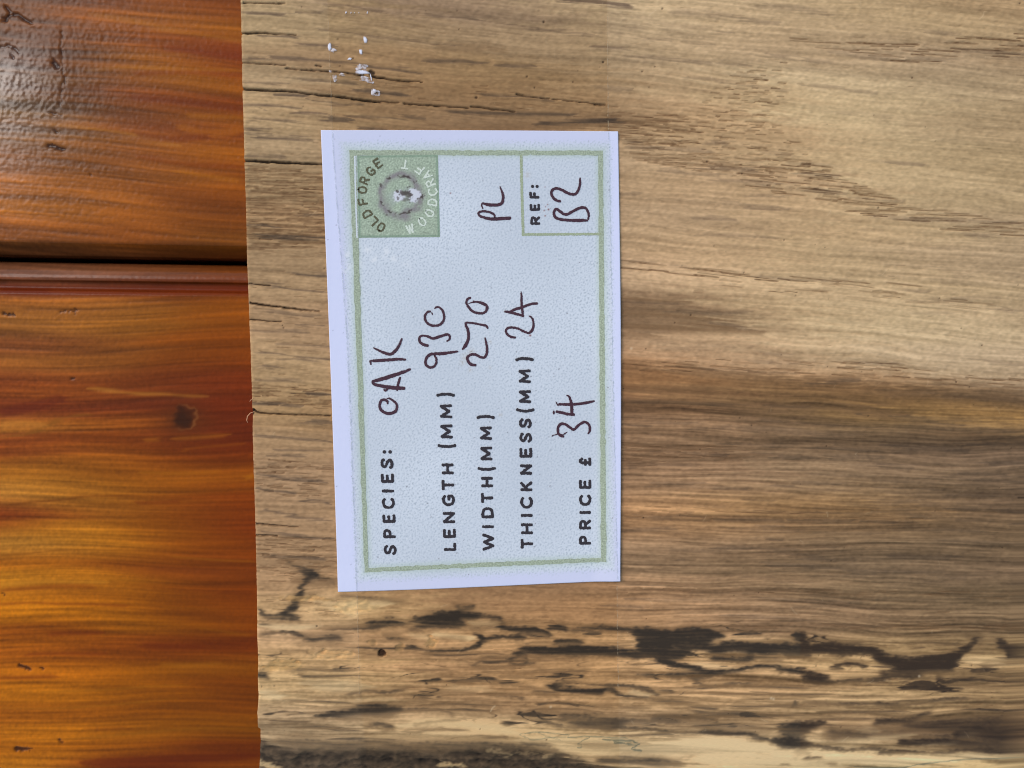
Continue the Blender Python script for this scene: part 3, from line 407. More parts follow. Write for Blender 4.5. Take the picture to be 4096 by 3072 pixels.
def paint_oak():
    f = BF
    S = f.S
    X, Y = f.X, f.Y
    sh = oak_shear(X, Y)
    t_f = tile(1024, 2048, 1.05, 85, 1); t_m = tile(1024, 2048, 2.5, 150, 2); t_s = tile(1024, 2048, 1.0, 16, 8); t_l = tile(512, 2048, 6, 150, 3); t_i = tile(1024, 1024, 1.5, 2.6, 4)
    t_w = tile(512, 512, 9, 34, 5); t_x = tile(1024, 1024, 1.2, 12, 6)
    wob = 9 * look(t_w, X / 9, Y / 9) + 4 * look(t_w, X / 3.3 + 77, Y / 3.3)
    v = (Y - sh) + wob
    u = X
    fine, mid, low = look(t_f, u / S, v / S), look(t_m, u / S + 300, v / S * .8), look(t_l, u / S, v / S)
    iso = look(t_i, X / S, Y / S); shrt = look(t_s, u / S, v / S)
    wx = look(t_x, u / S / 1.0, v / S)               # fibre-by-fibre shift along the grain
    # base figure
    lo, st = colours_from(OAK, f, oak_shear, 210, 42)
    col = look(lo, (X + 46 * mid + 60 * wx - f.x0) / S / st, (Y + 5 * low + 6 * look(t_w, X / 5, Y / 5 + 99) - f.y0) / S / st, False)
    col = col * .97 + np.array([5, 4, 8], np.float32) + sst(1450, 1750, Y)[..., None] * np.array([4, 2.5, -3], np.float32)
    col *= 1 + .035 * (sst(2450, 2700, X) * sst(1420, 1300, Y))[..., None]
    # strength of the grain lines
    k = .55 + .75 * sst(1380, 1620, Y - .10 * (X - 2480)) * sst(2350, 2600, X) + .35 * sst(2350, 2500, Y) + .35 * sst(2600, 2800, Y)
    smooth = sst(0, 1, np.clip(1 - ((X - 3420) / 560) ** 2 - ((Y - 560) / 330) ** 2, 0, 1) * 2)
    k = k * (1 - .35 * smooth)
    g = (.052 * fine + .036 * mid + .036 * low + .040 * shrt) * k + .030 * iso
    col = col * (1 + g[..., None] * np.array([1.0, 1.05, 1.15], np.float32))
    height = .014 * fine + .012 * iso + .014 * mid * k          # mm
    # growth-ring pores: random dashes lying in the earlywood bands
    pore = f.zeros(); r = np.random.default_rng(11)

    def dashes(n, area, ln, w, slope=None, v0=.5, v1=1.0):
        a = np.asarray(area, float)
        x0, y0, x1, y1 = a[:, 0].min(), a[:, 1].min(), a[:, 0].max(), a[:, 1].max()
        c = 0
        while c < n:
            x, y = r.uniform(x0, x1), r.uniform(y0, y1); rows = 22
            y = (round(y / rows) * rows + r.normal(0, 4.5)) if n < 600 and r.random() < .6 else y
            ins = False
            for (xa, ya), (xb, yb) in zip(a, np.roll(a, -1, 0)):
                if (ya > y) != (yb > y) and x < xa + (y - ya) * (xb - xa) / (yb - ya):
                    ins = not ins
            c += 1
            if not ins:
                continue
            L = r.uniform(*ln); s = slope if slope is not None else .085
            s += r.normal(0, .012)
            f.stroke(pore, [(x - L / 2, y - s * L / 2), (x, y + r.normal(0, 1)), (x + L / 2, y + s * L / 2)], r.uniform(*w) * .85, 2.0, r.uniform(v0, v1))

    dashes(420, [(970, 660), (1330, 690), (1330, 980), (980, 1010)], (25, 130), (3.2, 6), .045, .5, 1)
    dashes(90, [(1000, 1530), (1330, 1545), (1330, 1640), (1010, 1620)], (20, 80), (3, 6), .03)
    dashes(90, [(1000, 1830), (1330, 1850), (1330, 1990), (1010, 1990)], (20, 70), (2.5, 5), .03)
    dashes(120, [(1010, 2140), (1330, 2150), (1340, 2330), (1020, 2330)], (20, 90), (2.5, 5), .03)
    dashes(160, [(970, 560), (1310, 560), (1330, 1520), (1000, 1520)], (14, 50), (2, 4), .05, .3, .7)
    dashes(95, TR([(960, 190), (1300, 210), (1700, 215), (2212, 170), (2212, 290), (1800, 310), (1500, 330), (1250, 280)]), (40, 150), (3.5, 6.5), .06, .7, 1)
    dashes(520, TR([(620, 400), (980, 310), (970, 480), (880, 590), (1050, 760), (1300, 950), (1550, 1040), (1250, 1060), (800, 960), (500, 850), (470, 650), (540, 540)]), (14, 60), (3, 5.5), .07, .5, 1)
    dashes(110, TR([(750, 780), (1050, 800), (1300, 950), (1600, 1050), (1300, 1070), (820, 990)]), (50, 150), (3.5, 6), .09, .7, 1)
    dashes(120, TR([(1250, 1030), (1700, 1080), (2212, 1150), (2212, 1235), (1800, 1200), (1280, 1100)]), (50, 150), (3.5, 6), .04, .6, 1)
    dashes(170, TR([(40, 580), (480, 600), (520, 740), (300, 830), (60, 700)]), (30, 110), (3, 5.5), .07, .6, 1)
    dashes(120, TR([(200, 780), (560, 800), (760, 880), (500, 900), (220, 840)]), (30, 110), (3, 5), .07, .5, .9)
    dashes(70, TM([(105, 40), (300, 70), (720, 110), (1000, 140), (1600, 175), (1700, 210), (900, 175), (400, 130), (105, 90)]), (60, 190), (3.5, 6.5), .10, .7, 1)
    dashes(90, TM([(560, 150), (1100, 160), (1900, 260), (2164, 300), (2164, 330), (1200, 240), (600, 190)]), (40, 140), (2.5, 5), .09, .4, .9)
    dashes(170, TM([(105, 560), (700, 560), (1300, 560), (2164, 660), (2164, 720), (1200, 640), (600, 620), (105, 640)]), (40, 150), (3, 5.5), .08, .5, 1)
    dashes(110, TM([(105, 980), (700, 1000), (700, 1070), (105, 1110)]), (30, 130), (2.5, 4.5), .02, .4, .9)
    dashes(90, TM([(105, 1290), (700, 1320), (1650, 1370), (1650, 1400), (700, 1370), (105, 1360)]), (40, 150), (2.5, 4.5), .03, .4, .9)
    dashes(110, T8([(0, 180), (900, 200), (2212, 210), (2212, 260), (900, 240), (0, 220)]), (30, 140), (2.5, 4.5), .02, .3, .8)
    dashes(70, T8([(1200, 380), (2212, 385), (2212, 430), (1200, 410)]), (40, 160), (2.5, 4.5), .01, .4, .9)
    dashes(90, T4([(560, 400), (1500, 470), (2212, 600), (2212, 720), (1500, 640), (700, 560)]), (20, 90), (2, 3.6), .1, .4, .9)
    dashes(700, [(960, 0), (4096, 0), (4096, 2500), (1000, 2500)], (10, 60), (1.8, 3.4), .05, .15, .5)
    dashes(220, [(1040, 2400), (4096, 2400), (4096, 2900), (1040, 2900)], (12, 70), (2, 4), .01, .3, .8)
    dashes(70, T7([(110, 320), (600, 330), (640, 470), (110, 400)]), (20, 70), (3, 5), .02, .4, .9)
    pcol = np.array([82, 57, 34], np.float32)
    col += (pcol - col) * (.66 * pore * (1 + .25 * iso))[..., None].clip(0, 1)
    height -= .13 * pore
    # the step from pale sapwood to brown heartwood right of the card, and brown patches that feather along the grain
    dl = Y + 10 * wx + 5 * shrt + 6 * look(t_w, X / 5 + 9, Y / 5) - np.interp(X, [2300, 2480, 2900, 3300, 3700, 4096, 4400], [1400, 1425, 1475, 1512, 1548, 1592, 1620])
    rt = sst(2380, 2520, X)
    stp = np.where(dl < 0, .07 * np.exp(-(dl / 75) ** 2), -.17 * np.exp(-np.maximum(dl, 0) / 120) * sst(0, 14, dl))
    col *= 1 + (rt * stp)[..., None] * np.array([.9, 1, 1.15], np.float32)
    br = f.zeros()
    for T, p, w, a in BROWN:
        kk = T([(1, 0)])[0][0] - T([(0, 0)])[0][0]
        f.stroke(br, T(p), np.asarray(w, float) * kk, 14, a)
    br = look(blur(br, 2), (X + 40 * wx + 20 * fine - f.x0) / S, (Y + 4 * fine - f.y0) / S, False) * np.clip(1 + .25 * fine + .2 * mid, .3, 1.4)
    col += (np.array([108, 82, 56], np.float32) - col) * np.clip(br, 0, .9)[..., None]
    # grey flecks
    fl = f.zeros()
    for T, p, w in FLECK:
        kk = T([(1, 0)])[0][0] - T([(0, 0)])[0][0]
        f.stroke(fl, T(p), w * kk, 6, r.uniform(.55, .95) * (.42 if T in (TR, TM, T8) else 1))
    rf = np.random.default_rng(5)
    for _ in range(150):                             # many small ones lower down and on the right
        x, y = rf.uniform(2500, 4096), rf.uniform(1650, 2450)
        L = rf.uniform(60, 300); s = .03 if y > 1850 else .06
        f.stroke(fl, [(x, y), (x + L / 2, y + s * L / 2 + rf.normal(0, 3)), (x + L, y + s * L)], rf.uniform(4, 12), 5, rf.uniform(.12, .45))
    for _ in range(60):
        x, y = rf.uniform(2450, 4096), rf.uniform(0, 1400)
        L = rf.uniform(60, 260)
        f.stroke(fl, [(x, y), (x + L / 2, y + .04 * L + rf.normal(0, 3)), (x + L, y + .08 * L)], rf.uniform(6, 18), 6, rf.uniform(.06, .2))
    fl = look(fl, (X + 26 * wx - f.x0) / S, (Y + 2.5 * fine - f.y0) / S, False)
    dark = (col.mean(-1) / 150.0)[..., None]
    col += (np.array([101, 83, 68], np.float32) * np.minimum(dark, 1.05) - col) * (.92 * fl)[..., None]
    # pale sapwood and clean patches
    pl = f.zeros()
    for T, p, w, a in PALE:
        kk = T([(1, 0)])[0][0] - T([(0, 0)])[0][0]
        f.stroke(pl, T(p), np.asarray(w, float) * kk, 11, a)
    pl = look(blur(pl, 2), (X + 16 * wx + 8 * fine - f.x0) / S, (Y + 4 * look(t_w, X / 4 + 31, Y / 4 + 7) - f.y0) / S, False)
    col += (np.array([226, 199, 154], np.float32) * (1 + .045 * fine + .04 * mid + .05 * low)[..., None] - col) * (pl * np.clip(.9 + .12 * mid, 0, 1))[..., None]
    # spalting
    sp = f.zeros()
    for T, p, w, so_, a in SPALT:
        kk = T([(1, 0)])[0][0] - T([(0, 0)])[0][0]
        f.stroke(sp, T(p), np.asarray(w, float) * kk * 1.04 + 1, so_ * kk * 1.3 + 1, min(1, a * 1.03))
    wy = look(t_w, X / 4 + 31, Y / 4 + 7)
    sp = look(blur(sp, 2.6), (X + 3.5 * wx + 3 * fine + 7 * look(t_w, X / 1.6, Y / 1.6 + 50) - f.x0) / S, (Y + 3 * wy + 4 * look(t_w, X / 1.3 + 90, Y / 1.3) + 1.6 * iso + 1.4 * shrt - f.y0) / S, False)
    # fine web of fungus lines through the lower band
    t_z = tile(512, 1024, 7, 30, 61); t_y = tile(512, 1024, 20, 60, 62); t_q = tile(512, 1024, 3.2, 16, 63)
    dens = sst(2440, 2540, Y + 40 * look(t_y, X / 4, Y / 4)) * sst(2945, 2880, Y) * sst(-.7, .5, look(t_y, X / S, Y / S))
    n1 = look(t_z, (X + 3 * wx) / S, (Y + 2 * shrt) / S) + .35 * look(t_q, X / S, Y / S); n2 = look(t_q, (X + 5 * wx) / S * .8 + 200, Y / S * .8)
    web = np.maximum(.95 * np.exp(-(n1 / .13) ** 2) * np.clip(.5 + .6 * n2, 0, 1), .75 * sst(1.15, 1.8, n2 + .25 * shrt)) * dens
    rs = np.random.default_rng(15); hs = f.zeros()
    for _ in range(210):
        x, y = rs.uniform(1000, 4096), rs.uniform(2560, 2985)
        L = rs.uniform(60, 380); dy = rs.normal(0, 6)
        f.stroke(hs, [(x, y), (x + L * .3, y + dy), (x + L * .7, y + dy * .5 + rs.normal(0, 4)), (x + L, y + .02 * L)], [rs.uniform(3, 8), rs.uniform(5, 15), rs.uniform(4, 12), 3], 4, rs.uniform(.18, .62))
    hs = look(hs, (X + 14 * wx - f.x0) / S, (Y + 3 * wy - f.y0) / S, False) * (1 - .6 * pl)
    sp = np.maximum(np.maximum(sp, web), hs)
    sp = np.clip(sp * (1 + .13 * fine + .12 * shrt + .08 * mid + .06 * iso), 0, 1)
    sp = sp * sp * (3 - 2 * sp) * .3 + sp * .7
    sp = 1 - (1 - sp) * (1 - .30 * blur(sp, 5))
    tint = np.array([46, 39, 32], np.float32) + (X > 3200)[..., None] * np.array([2, -2, -4], np.float32)
    tint = np.array([100, 77, 52], np.float32) + (tint - np.array([100, 77, 52], np.float32)) * sst(.25, .75, sp)[..., None]
    col += (tint - col) * (.96 * sp)[..., None]
    zl = f.zeros()
    for T, p, w in ZONE:
        kk = T([(1, 0)])[0][0] - T([(0, 0)])[0][0]
        f.stroke(zl, T(p), w * kk, 2.5, .9)
    zl = look(zl, (X + 6 * iso - f.x0) / S, (Y + 5 * wy - f.y0) / S, False)
    col += (np.array([74, 84, 74], np.float32) - col) * (.85 * zl)[..., None]
    # bark along the waney lower edge
    bk = f.zeros(); f.poly(bk, BARK, 13)
    bk = look(bk, (X + 24 * wx - f.x0) / S, (Y + 9 * wy + 3 * iso - f.y0) / S, False)
    bp = f.zeros()
    for T, p, w, a in BARK_PALE:
        f.stroke(bp, T(p), w * .7, 8, a)
    bp = look(bp, (X + 10 * wx - f.x0) / S, (Y + 4 * iso - f.y0) / S, False)
    t_b = tile(512, 512, 3, 7, 21)
    bn = look(t_b, X / S, Y / S)
    bcol = np.array([72, 60, 47], np.float32) * (1 + .09 * bn + .08 * iso + .10 * look(t_l, X / S * 2, Y / S * 2))[..., None]
    col += (bcol - col) * bk[..., None]
    col += (np.array([196, 170, 128], np.float32) - col) * (bp * .9)[..., None]
    height += bk * (.10 * bn + .04 * iso - .25) + bp * .1
    # torn grain and worm holes
    for x, y, rx, ry, dp, c in T_DENT:
        d = ((X - x) / rx) ** 2 + ((Y - y) / ry) ** 2
        d = d * np.clip(1 + .30 * bn + .15 * iso, .5, 2)
        m = sst(1.3, .6, d)
        n = look(t_b, X / S * 1.6 + 50, Y / S * 1.6)
        height -= m * (dp + .12 * n)
        col += (np.array(c, np.float32) * (1 + .10 * n)[..., None] - col) * (m * (.5 if c[0] > 100 else .95))[..., None]
    # drying checks
    ck = f.zeros()
    for T, p, w in CRACK:
        kk = T([(1, 0)])[0][0] - T([(0, 0)])[0][0]
        f.stroke(ck, T(p), np.maximum(np.asarray(w, float) * kk, 3.0), 1.8, 1.0, False)
    ck = look(ck, (X + 4 * wx - f.x0) / S, (Y + .8 * fine + .7 * iso - f.y0) / S, False)
    col += (np.array([40, 32, 22], np.float32) - col) * (.93 * ck)[..., None]
    height -= .7 * ck
    # specks and pits
    sk = f.zeros()
    for x, y, w in [(1483, 288, 18), (1492, 292, 16), (2175, 87, 8), (1905, 390, 9), (2108, 306, 6), (2413, 248, 8), (2138, 350, 5), (1412, 233, 5), (1000, 1646, 18), (1010, 1652, 14)]:
        f.stamp(sk, x, y, w / 2, 2.5)
    for _ in range(150):
        f.stamp(sk, rf.uniform(1000, 4090), rf.uniform(0, 3000), rf.uniform(1.2, 3.2), 1.6, rf.uniform(.4, 1))
    col += (np.array([46, 34, 22], np.float32) - col) * (.85 * sk)[..., None]
    height -= .2 * sk
    wf = f.zeros()                                   # pale dust and fibres
    for _ in range(140):
        x, y, a = rf.uniform(1000, 4090), rf.uniform(0, 2950), rf.uniform(0, 3.1)
        L = rf.uniform(6, 40)
        f.stroke(wf, [(x, y), (x + L * .5 * math.cos(a) + rf.normal(0, 3), y + L * .5 * math.sin(a)), (x + L * math.cos(a), y + L * math.sin(a))], rf.uniform(1.6, 2.6), 1.4, rf.uniform(.25, .7))
    for x, y in [(2525, 1394), (3085, 2793), (3094, 2796), (2203, 2827), (3677, 2705)]:
        f.stamp(wf, x, y, 5, 3, .9)
    f.stroke(wf, T7([(1440, 1000), (1450, 980), (1465, 968)]), 5, 2.5, .9)
    col += (np.array([214, 196, 168], np.float32) - col) * (.6 * wf)[..., None]
    # wood wetted by the adhesive of the clear tape
    xl = np.interp(Y, [-200, 0, 560, 2367, 3240], [1303, 1310, 1331, 1428, 1470]); xr = np.interp(Y, [-200, 0, 525, 2322, 3240], [2424, 2428, 2434, 2467, 2484])
    tp = sst(-3, 5, X - xl - 2 * iso) * sst(-3, 5, xr - X - 2 * iso)
    col *= (1 - tp[..., None] * np.array([.008, .02, .04], np.float32))
    return np.clip(col, 8, 245), height, bk


T_DENT = [(1140, 2660, 80, 22, .22, (182, 150, 98)), (1330, 2620, 90, 20, .18, (196, 162, 112)), (1527, 2610, 15, 14, .5, (60, 42, 28)), (1597, 2592, 19, 17, .2, (150, 122, 82)), (1724, 2573, 21, 25, .22, (188, 156, 106)),
          (1488, 2570, 20, 14, .12, (150, 122, 84)), (1420, 2425, 90, 26, .04, (206, 174, 122)), (1215, 2395, 80, 12, .06, (190, 150, 96))]

# ---------------------------------------------------------------- the varnished planks -----------
PF = Field(-260, -200, 1240, 3300, 3.0)
PINE = [  # picks nearest the board hold its shade in their colour
    (60, 40, 112, 74, 52), (300, 60, 140, 86, 50), (600, 30, 140, 78, 34), (900, 40, 124, 68, 26), (950, 130, 150, 92, 26), (700, 70, 156, 96, 36), (500, 110, 150, 90, 40), (250, 140, 118, 74, 52), (60, 160, 112, 76, 58),
    (700, 170, 140, 74, 30), (900, 200, 130, 60, 24), (960, 230, 118, 50, 22), (600, 220, 156, 94, 34), (450, 270, 150, 94, 46), (800, 250, 160, 100, 26), (940, 290, 130, 64, 18), (800, 320, 160, 100, 24), (600, 330, 150, 88, 34),
    (300, 250, 96, 62, 50), (60, 280, 108, 80, 66), (350, 400, 110, 72, 50), (80, 420, 130, 104, 96), (650, 400, 130, 66, 28), (900, 420, 118, 56, 20), (850, 460, 164, 100, 26), (600, 460, 126, 72, 32), (300, 500, 124, 84, 56),
    (80, 520, 150, 110, 80), (650, 530, 112, 58, 30), (850, 540, 120, 60, 24), (850, 590, 176, 108, 26), (600, 570, 150, 92, 36), (400, 590, 120, 80, 52), (920, 630, 172, 100, 22), (650, 620, 124, 68, 34), (950, 680, 116, 56, 16),
    (800, 690, 176, 108, 30), (600, 690, 140, 82, 34), (350, 700, 124, 80, 50), (80, 650, 150, 100, 64), (80, 760, 166, 108, 64), (450, 790, 146, 92, 48), (800, 790, 128, 70, 26), (950, 770, 150, 84, 20), (200, 850, 170, 112, 62),
    (500, 870, 150, 92, 46), (900, 860, 124, 70, 22), (100, 930, 140, 86, 50), (500, 940, 138, 82, 40), (900, 950, 130, 78, 24),
    (200, 1000, 92, 54, 28), (800, 1010, 86, 48, 22), (200, 1080, 120, 80, 60), (600, 1080, 122, 76, 48), (900, 1090, 120, 66, 28), (200, 1150, 116, 52, 18), (600, 1150, 110, 48, 18), (900, 1160, 112, 54, 16),  # bevel picks darkened: groove shade put into the wood colour
    (150, 1220, 168, 104, 40), (500, 1220, 156, 98, 36), (900, 1220, 150, 88, 18), (100, 1300, 150, 96, 40), (500, 1290, 152, 94, 30), (900, 1290, 140, 80, 18), (300, 1250, 164, 102, 42), (100, 1370, 130, 72, 36), (400, 1400, 140, 82, 32),
    (800, 1380, 138, 76, 18), (100, 1460, 166, 102, 40), (400, 1470, 150, 90, 34), (750, 1450, 126, 66, 18), (980, 1430, 126, 66, 16), (100, 1520, 116, 50, 24), (400, 1530, 112, 52, 22), (700, 1520, 104, 48, 20), (950, 1540, 120, 54, 18),
    (100, 1570, 176, 96, 32), (300, 1560, 160, 88, 28), (550, 1560, 140, 74, 26), (90, 1620, 100, 38, 22), (350, 1620, 98, 38, 20), (600, 1625, 88, 36, 22), (850, 1600, 110, 48, 18), (980, 1640, 108, 46, 16), (80, 1700, 196, 126, 48), (350, 1680, 170, 98, 30),
    (560, 1680, 160, 88, 24), (250, 1760, 124, 60, 22), (500, 1760, 140, 70, 20), (880, 1700, 104, 44, 18), (650, 1720, 106, 52, 22), (100, 1790, 128, 62, 24), (350, 1830, 170, 100, 28), (800, 1780, 104, 46, 16), (600, 1840, 140, 74, 18), (900, 1840, 112, 50, 16),
    (150, 1870, 174, 108, 32), (500, 1880, 156, 90, 22), (800, 1880, 156, 92, 20), (980, 1890, 164, 98, 20), (250, 1940, 164, 104, 30), (700, 1930, 150, 88, 20), (960, 1960, 124, 60, 14), (100, 1975, 200, 136, 56), (400, 1980, 176, 110, 32), (300, 2030, 150, 90, 26),
    (650, 2010, 140, 76, 18), (900, 2040, 120, 58, 14), (60, 2060, 130, 54, 20), (250, 2110, 172, 110, 28), (700, 2100, 150, 86, 18), (980, 2110, 110, 50, 14), (100, 2180, 196, 134, 50), (450, 2170, 176, 110, 26), (800, 2180, 140, 78, 16), (980, 2200, 124, 62, 14),
    (150, 2240, 166, 94, 20), (600, 2260, 132, 70, 16), (850, 2270, 116, 60, 18), (100, 2340, 212, 142, 34), (350, 2340, 190, 120, 24), (250, 2365, 130, 66, 16), (700, 2370, 130, 70, 14), (950, 2380, 116, 58, 12), (150, 2420, 200, 122, 20), (500, 2420, 166, 96, 16),
    (150, 2460, 196, 118, 20), (800, 2440, 126, 70, 14), (960, 2470, 120, 62, 14), (200, 2540, 122, 56, 14), (450, 2530, 176, 106, 18), (750, 2520, 140, 80, 14), (150, 2580, 182, 106, 18), (700, 2590, 100, 44, 14), (900, 2590, 104, 48, 12), (500, 2580, 140, 70, 16),
    (150, 2630, 136, 66, 16), (500, 2620, 130, 64, 14), (150, 2670, 196, 116, 20), (500, 2670, 160, 92, 14), (850, 2660, 144, 88, 18), (250, 2720, 160, 86, 16), (200, 2750, 200, 122, 20), (600, 2750, 146, 82, 12), (950, 2730, 112, 60, 12), (200, 2810, 180, 106, 18),
    (600, 2810, 136, 76, 14), (950, 2810, 122, 66, 12), (200, 2860, 150, 80, 16), (600, 2860, 130, 70, 12), (200, 2920, 186, 112, 20), (600, 2910, 160, 94, 18), (950, 2900, 136, 80, 14), (150, 2990, 178, 102, 18), (500, 2990, 150, 84, 14), (900, 2990, 110, 52, 12),
    (150, 3050, 200, 124, 24), (450, 3055, 104, 42, 14), (700, 3040, 100, 42, 12), (950, 3060, 124, 66, 12),
]
P1 = zm(0, 0, .7534); P2 = zm(0, 1200, .6027); P3 = zm(0, 2100, .586)
PSTREAK = [  # (chart, points, width, colour, strength)
    (P1, [(-200, 1524), (400, 1531), (900, 1542), (1600, 1556)], 56, (106, 44, 18), 1.3),  # dark red quirk: varnish stain and recess shade put into one colour
    (P2, [(570, 575), (640, 580), (740, 595), (830, 605), (960, 620), (1100, 625), (1250, 640), (1390, 645)], [20, 22, 20, 16, 20, 18, 18, 12], (190, 130, 48), .8),
    (P2, [(1140, 915), (1300, 908), (1500, 895)], 22, (170, 104, 26), .8), (P2, [(950, 925), (1040, 920)], 26, (160, 96, 24), .7), (P2, [(1200, 1000), (1300, 975), (1660, 950)], 14, (150, 84, 18), .6),
    (P2, [(0, 920), (150, 890), (250, 860), (330, 815), (480, 765), (640, 745)], [12, 16, 18, 18, 16, 12], (128, 82, 28), .8), (P2, [(0, 830), (130, 815), (280, 825)], 40, (190, 122, 48), .7),
    (P2, [(0, 1365), (300, 1330), (500, 1300), (700, 1285), (900, 1280)], [14, 12, 10, 8, 6], (96, 50, 14), .85), (P2, [(900, 1130), (1200, 1135), (1500, 1125)], 18, (160, 98, 18), .6), (P2, [(1600, 1175), (1680, 1155)], 16, (168, 108, 24), .8),
    (P2, [(900, 1330), (1050, 1325), (1200, 1320)], 20, (104, 44, 12), .7), (P2, [(0, 745), (200, 700), (420, 640)], 70, (92, 34, 20), .6), (P2, [(1440, 1045), (1600, 1035), (1680, 1020)], 12, (92, 42, 12), .7),
    (P3, [(0, 200), (240, 190), (420, 175), (640, 170), (800, 172), (1100, 172), (1260, 185)], [10, 9, 8, 6, 5, 6, 10], (110, 62, 14), .8), (P3, [(0, 410), (300, 400), (500, 405), (730, 405)], 22, (206, 138, 40), .7), (P3, [(0, 550), (240, 545), (420, 555), (700, 560), (900, 570)], [20, 12, 16, 14, 20], (112, 52, 14), .8),
    (P3, [(0, 455), (200, 445), (420, 435), (660, 440)], 26, (124, 60, 16), .7), (P3, [(320, 755), (480, 750), (640, 750)], 30, (112, 48, 14), .75), (P3, [(960, 835), (1080, 835), (1400, 838)], [14, 40, 20], (98, 40, 14), .75), (P3, [(180, 895), (400, 890), (720, 892)], 22, (116, 50, 12), .7),
    (P3, [(0, 1050), (180, 1052), (420, 1040)], 28, (118, 54, 14), .7), (P3, [(1100, 570), (1500, 580)], 10, (140, 84, 16), .4), (P3, [(1200, 210), (1500, 232), (1740, 245)], 14, (150, 94, 20), .7), (P3, [(1500, 460), (1640, 465), (1740, 470)], 28, (92, 44, 12), .6),
    (P3, [(1090, 960), (1300, 965), (1500, 950)], 30, (150, 92, 20), .6), (P3, [(1350, 715), (1600, 750), (1740, 755)], 16, (138, 84, 16), .6), (P3, [(300, 1145), (700, 1130), (1000, 1110), (1300, 1100)], 12, (146, 92, 22), .6), (P3, [(0, 1250), (400, 1250), (900, 1220), (1200, 1190)], 10, (140, 90, 22), .6),
    (P3, [(0, 1480), (500, 1455), (900, 1425), (1300, 1390), (1740, 1380)], 14, (134, 84, 20), .55), (P3, [(600, 1620), (1000, 1600), (1400, 1580), (1740, 1560)], [60, 56, 44, 40], (92, 36, 12), .75), (P3, [(620, 1395), (900, 1380)], 18, (110, 54, 12), .6), (P3, [(1040, 290), (1500, 310)], 40, (110, 54, 18), .45),
    (P1, [(450, 60), (700, 100), (960, 160), (1280, 220)], [16, 22, 26, 22], (168, 108, 36), .65), (P1, [(430, 285), (800, 290), (1000, 285)], 14, (166, 104, 36), .5), (P1, [(440, 365), (700, 355), (1000, 370), (1280, 372)], 16, (172, 112, 30), .6), (P1, [(700, 515), (960, 540), (1280, 575)], [30, 30, 26], (108, 48, 20), .7),
    (P1, [(700, 390), (1000, 385), (1280, 400)], 24, (112, 50, 18), .6), (P1, [(200, 645), (400, 670), (640, 705), (850, 745), (980, 770)], [10, 12, 18, 26, 20], (178, 118, 44), .75), (P1, [(960, 670), (1100, 700), (1280, 690)], 40, (184, 112, 26), .5), (P1, [(720, 715), (900, 735), (1100, 720)], 34, (100, 44, 20), .65),
    (P1, [(980, 610), (1280, 620)], 22, (184, 116, 28), .5), (P1, [(760, 830), (1000, 870), (1280, 880)], 26, (122, 58, 18), .6), (P1, [(960, 905), (1100, 930), (1280, 960)], 24, (180, 112, 26), .6), (P1, [(480, 1050), (640, 1040), (800, 1055)], 10, (166, 104, 50), .5), (P1, [(860, 250), (1000, 270), (1130, 290), (1280, 300)], 30, (110, 46, 24), .55),
    (P1, [(0, 1525), (200, 1525), (260, 1530)], 44, (84, 26, 12), .5), (P1, [(600, 1530), (900, 1540)], 40, (96, 40, 14), .4),
]


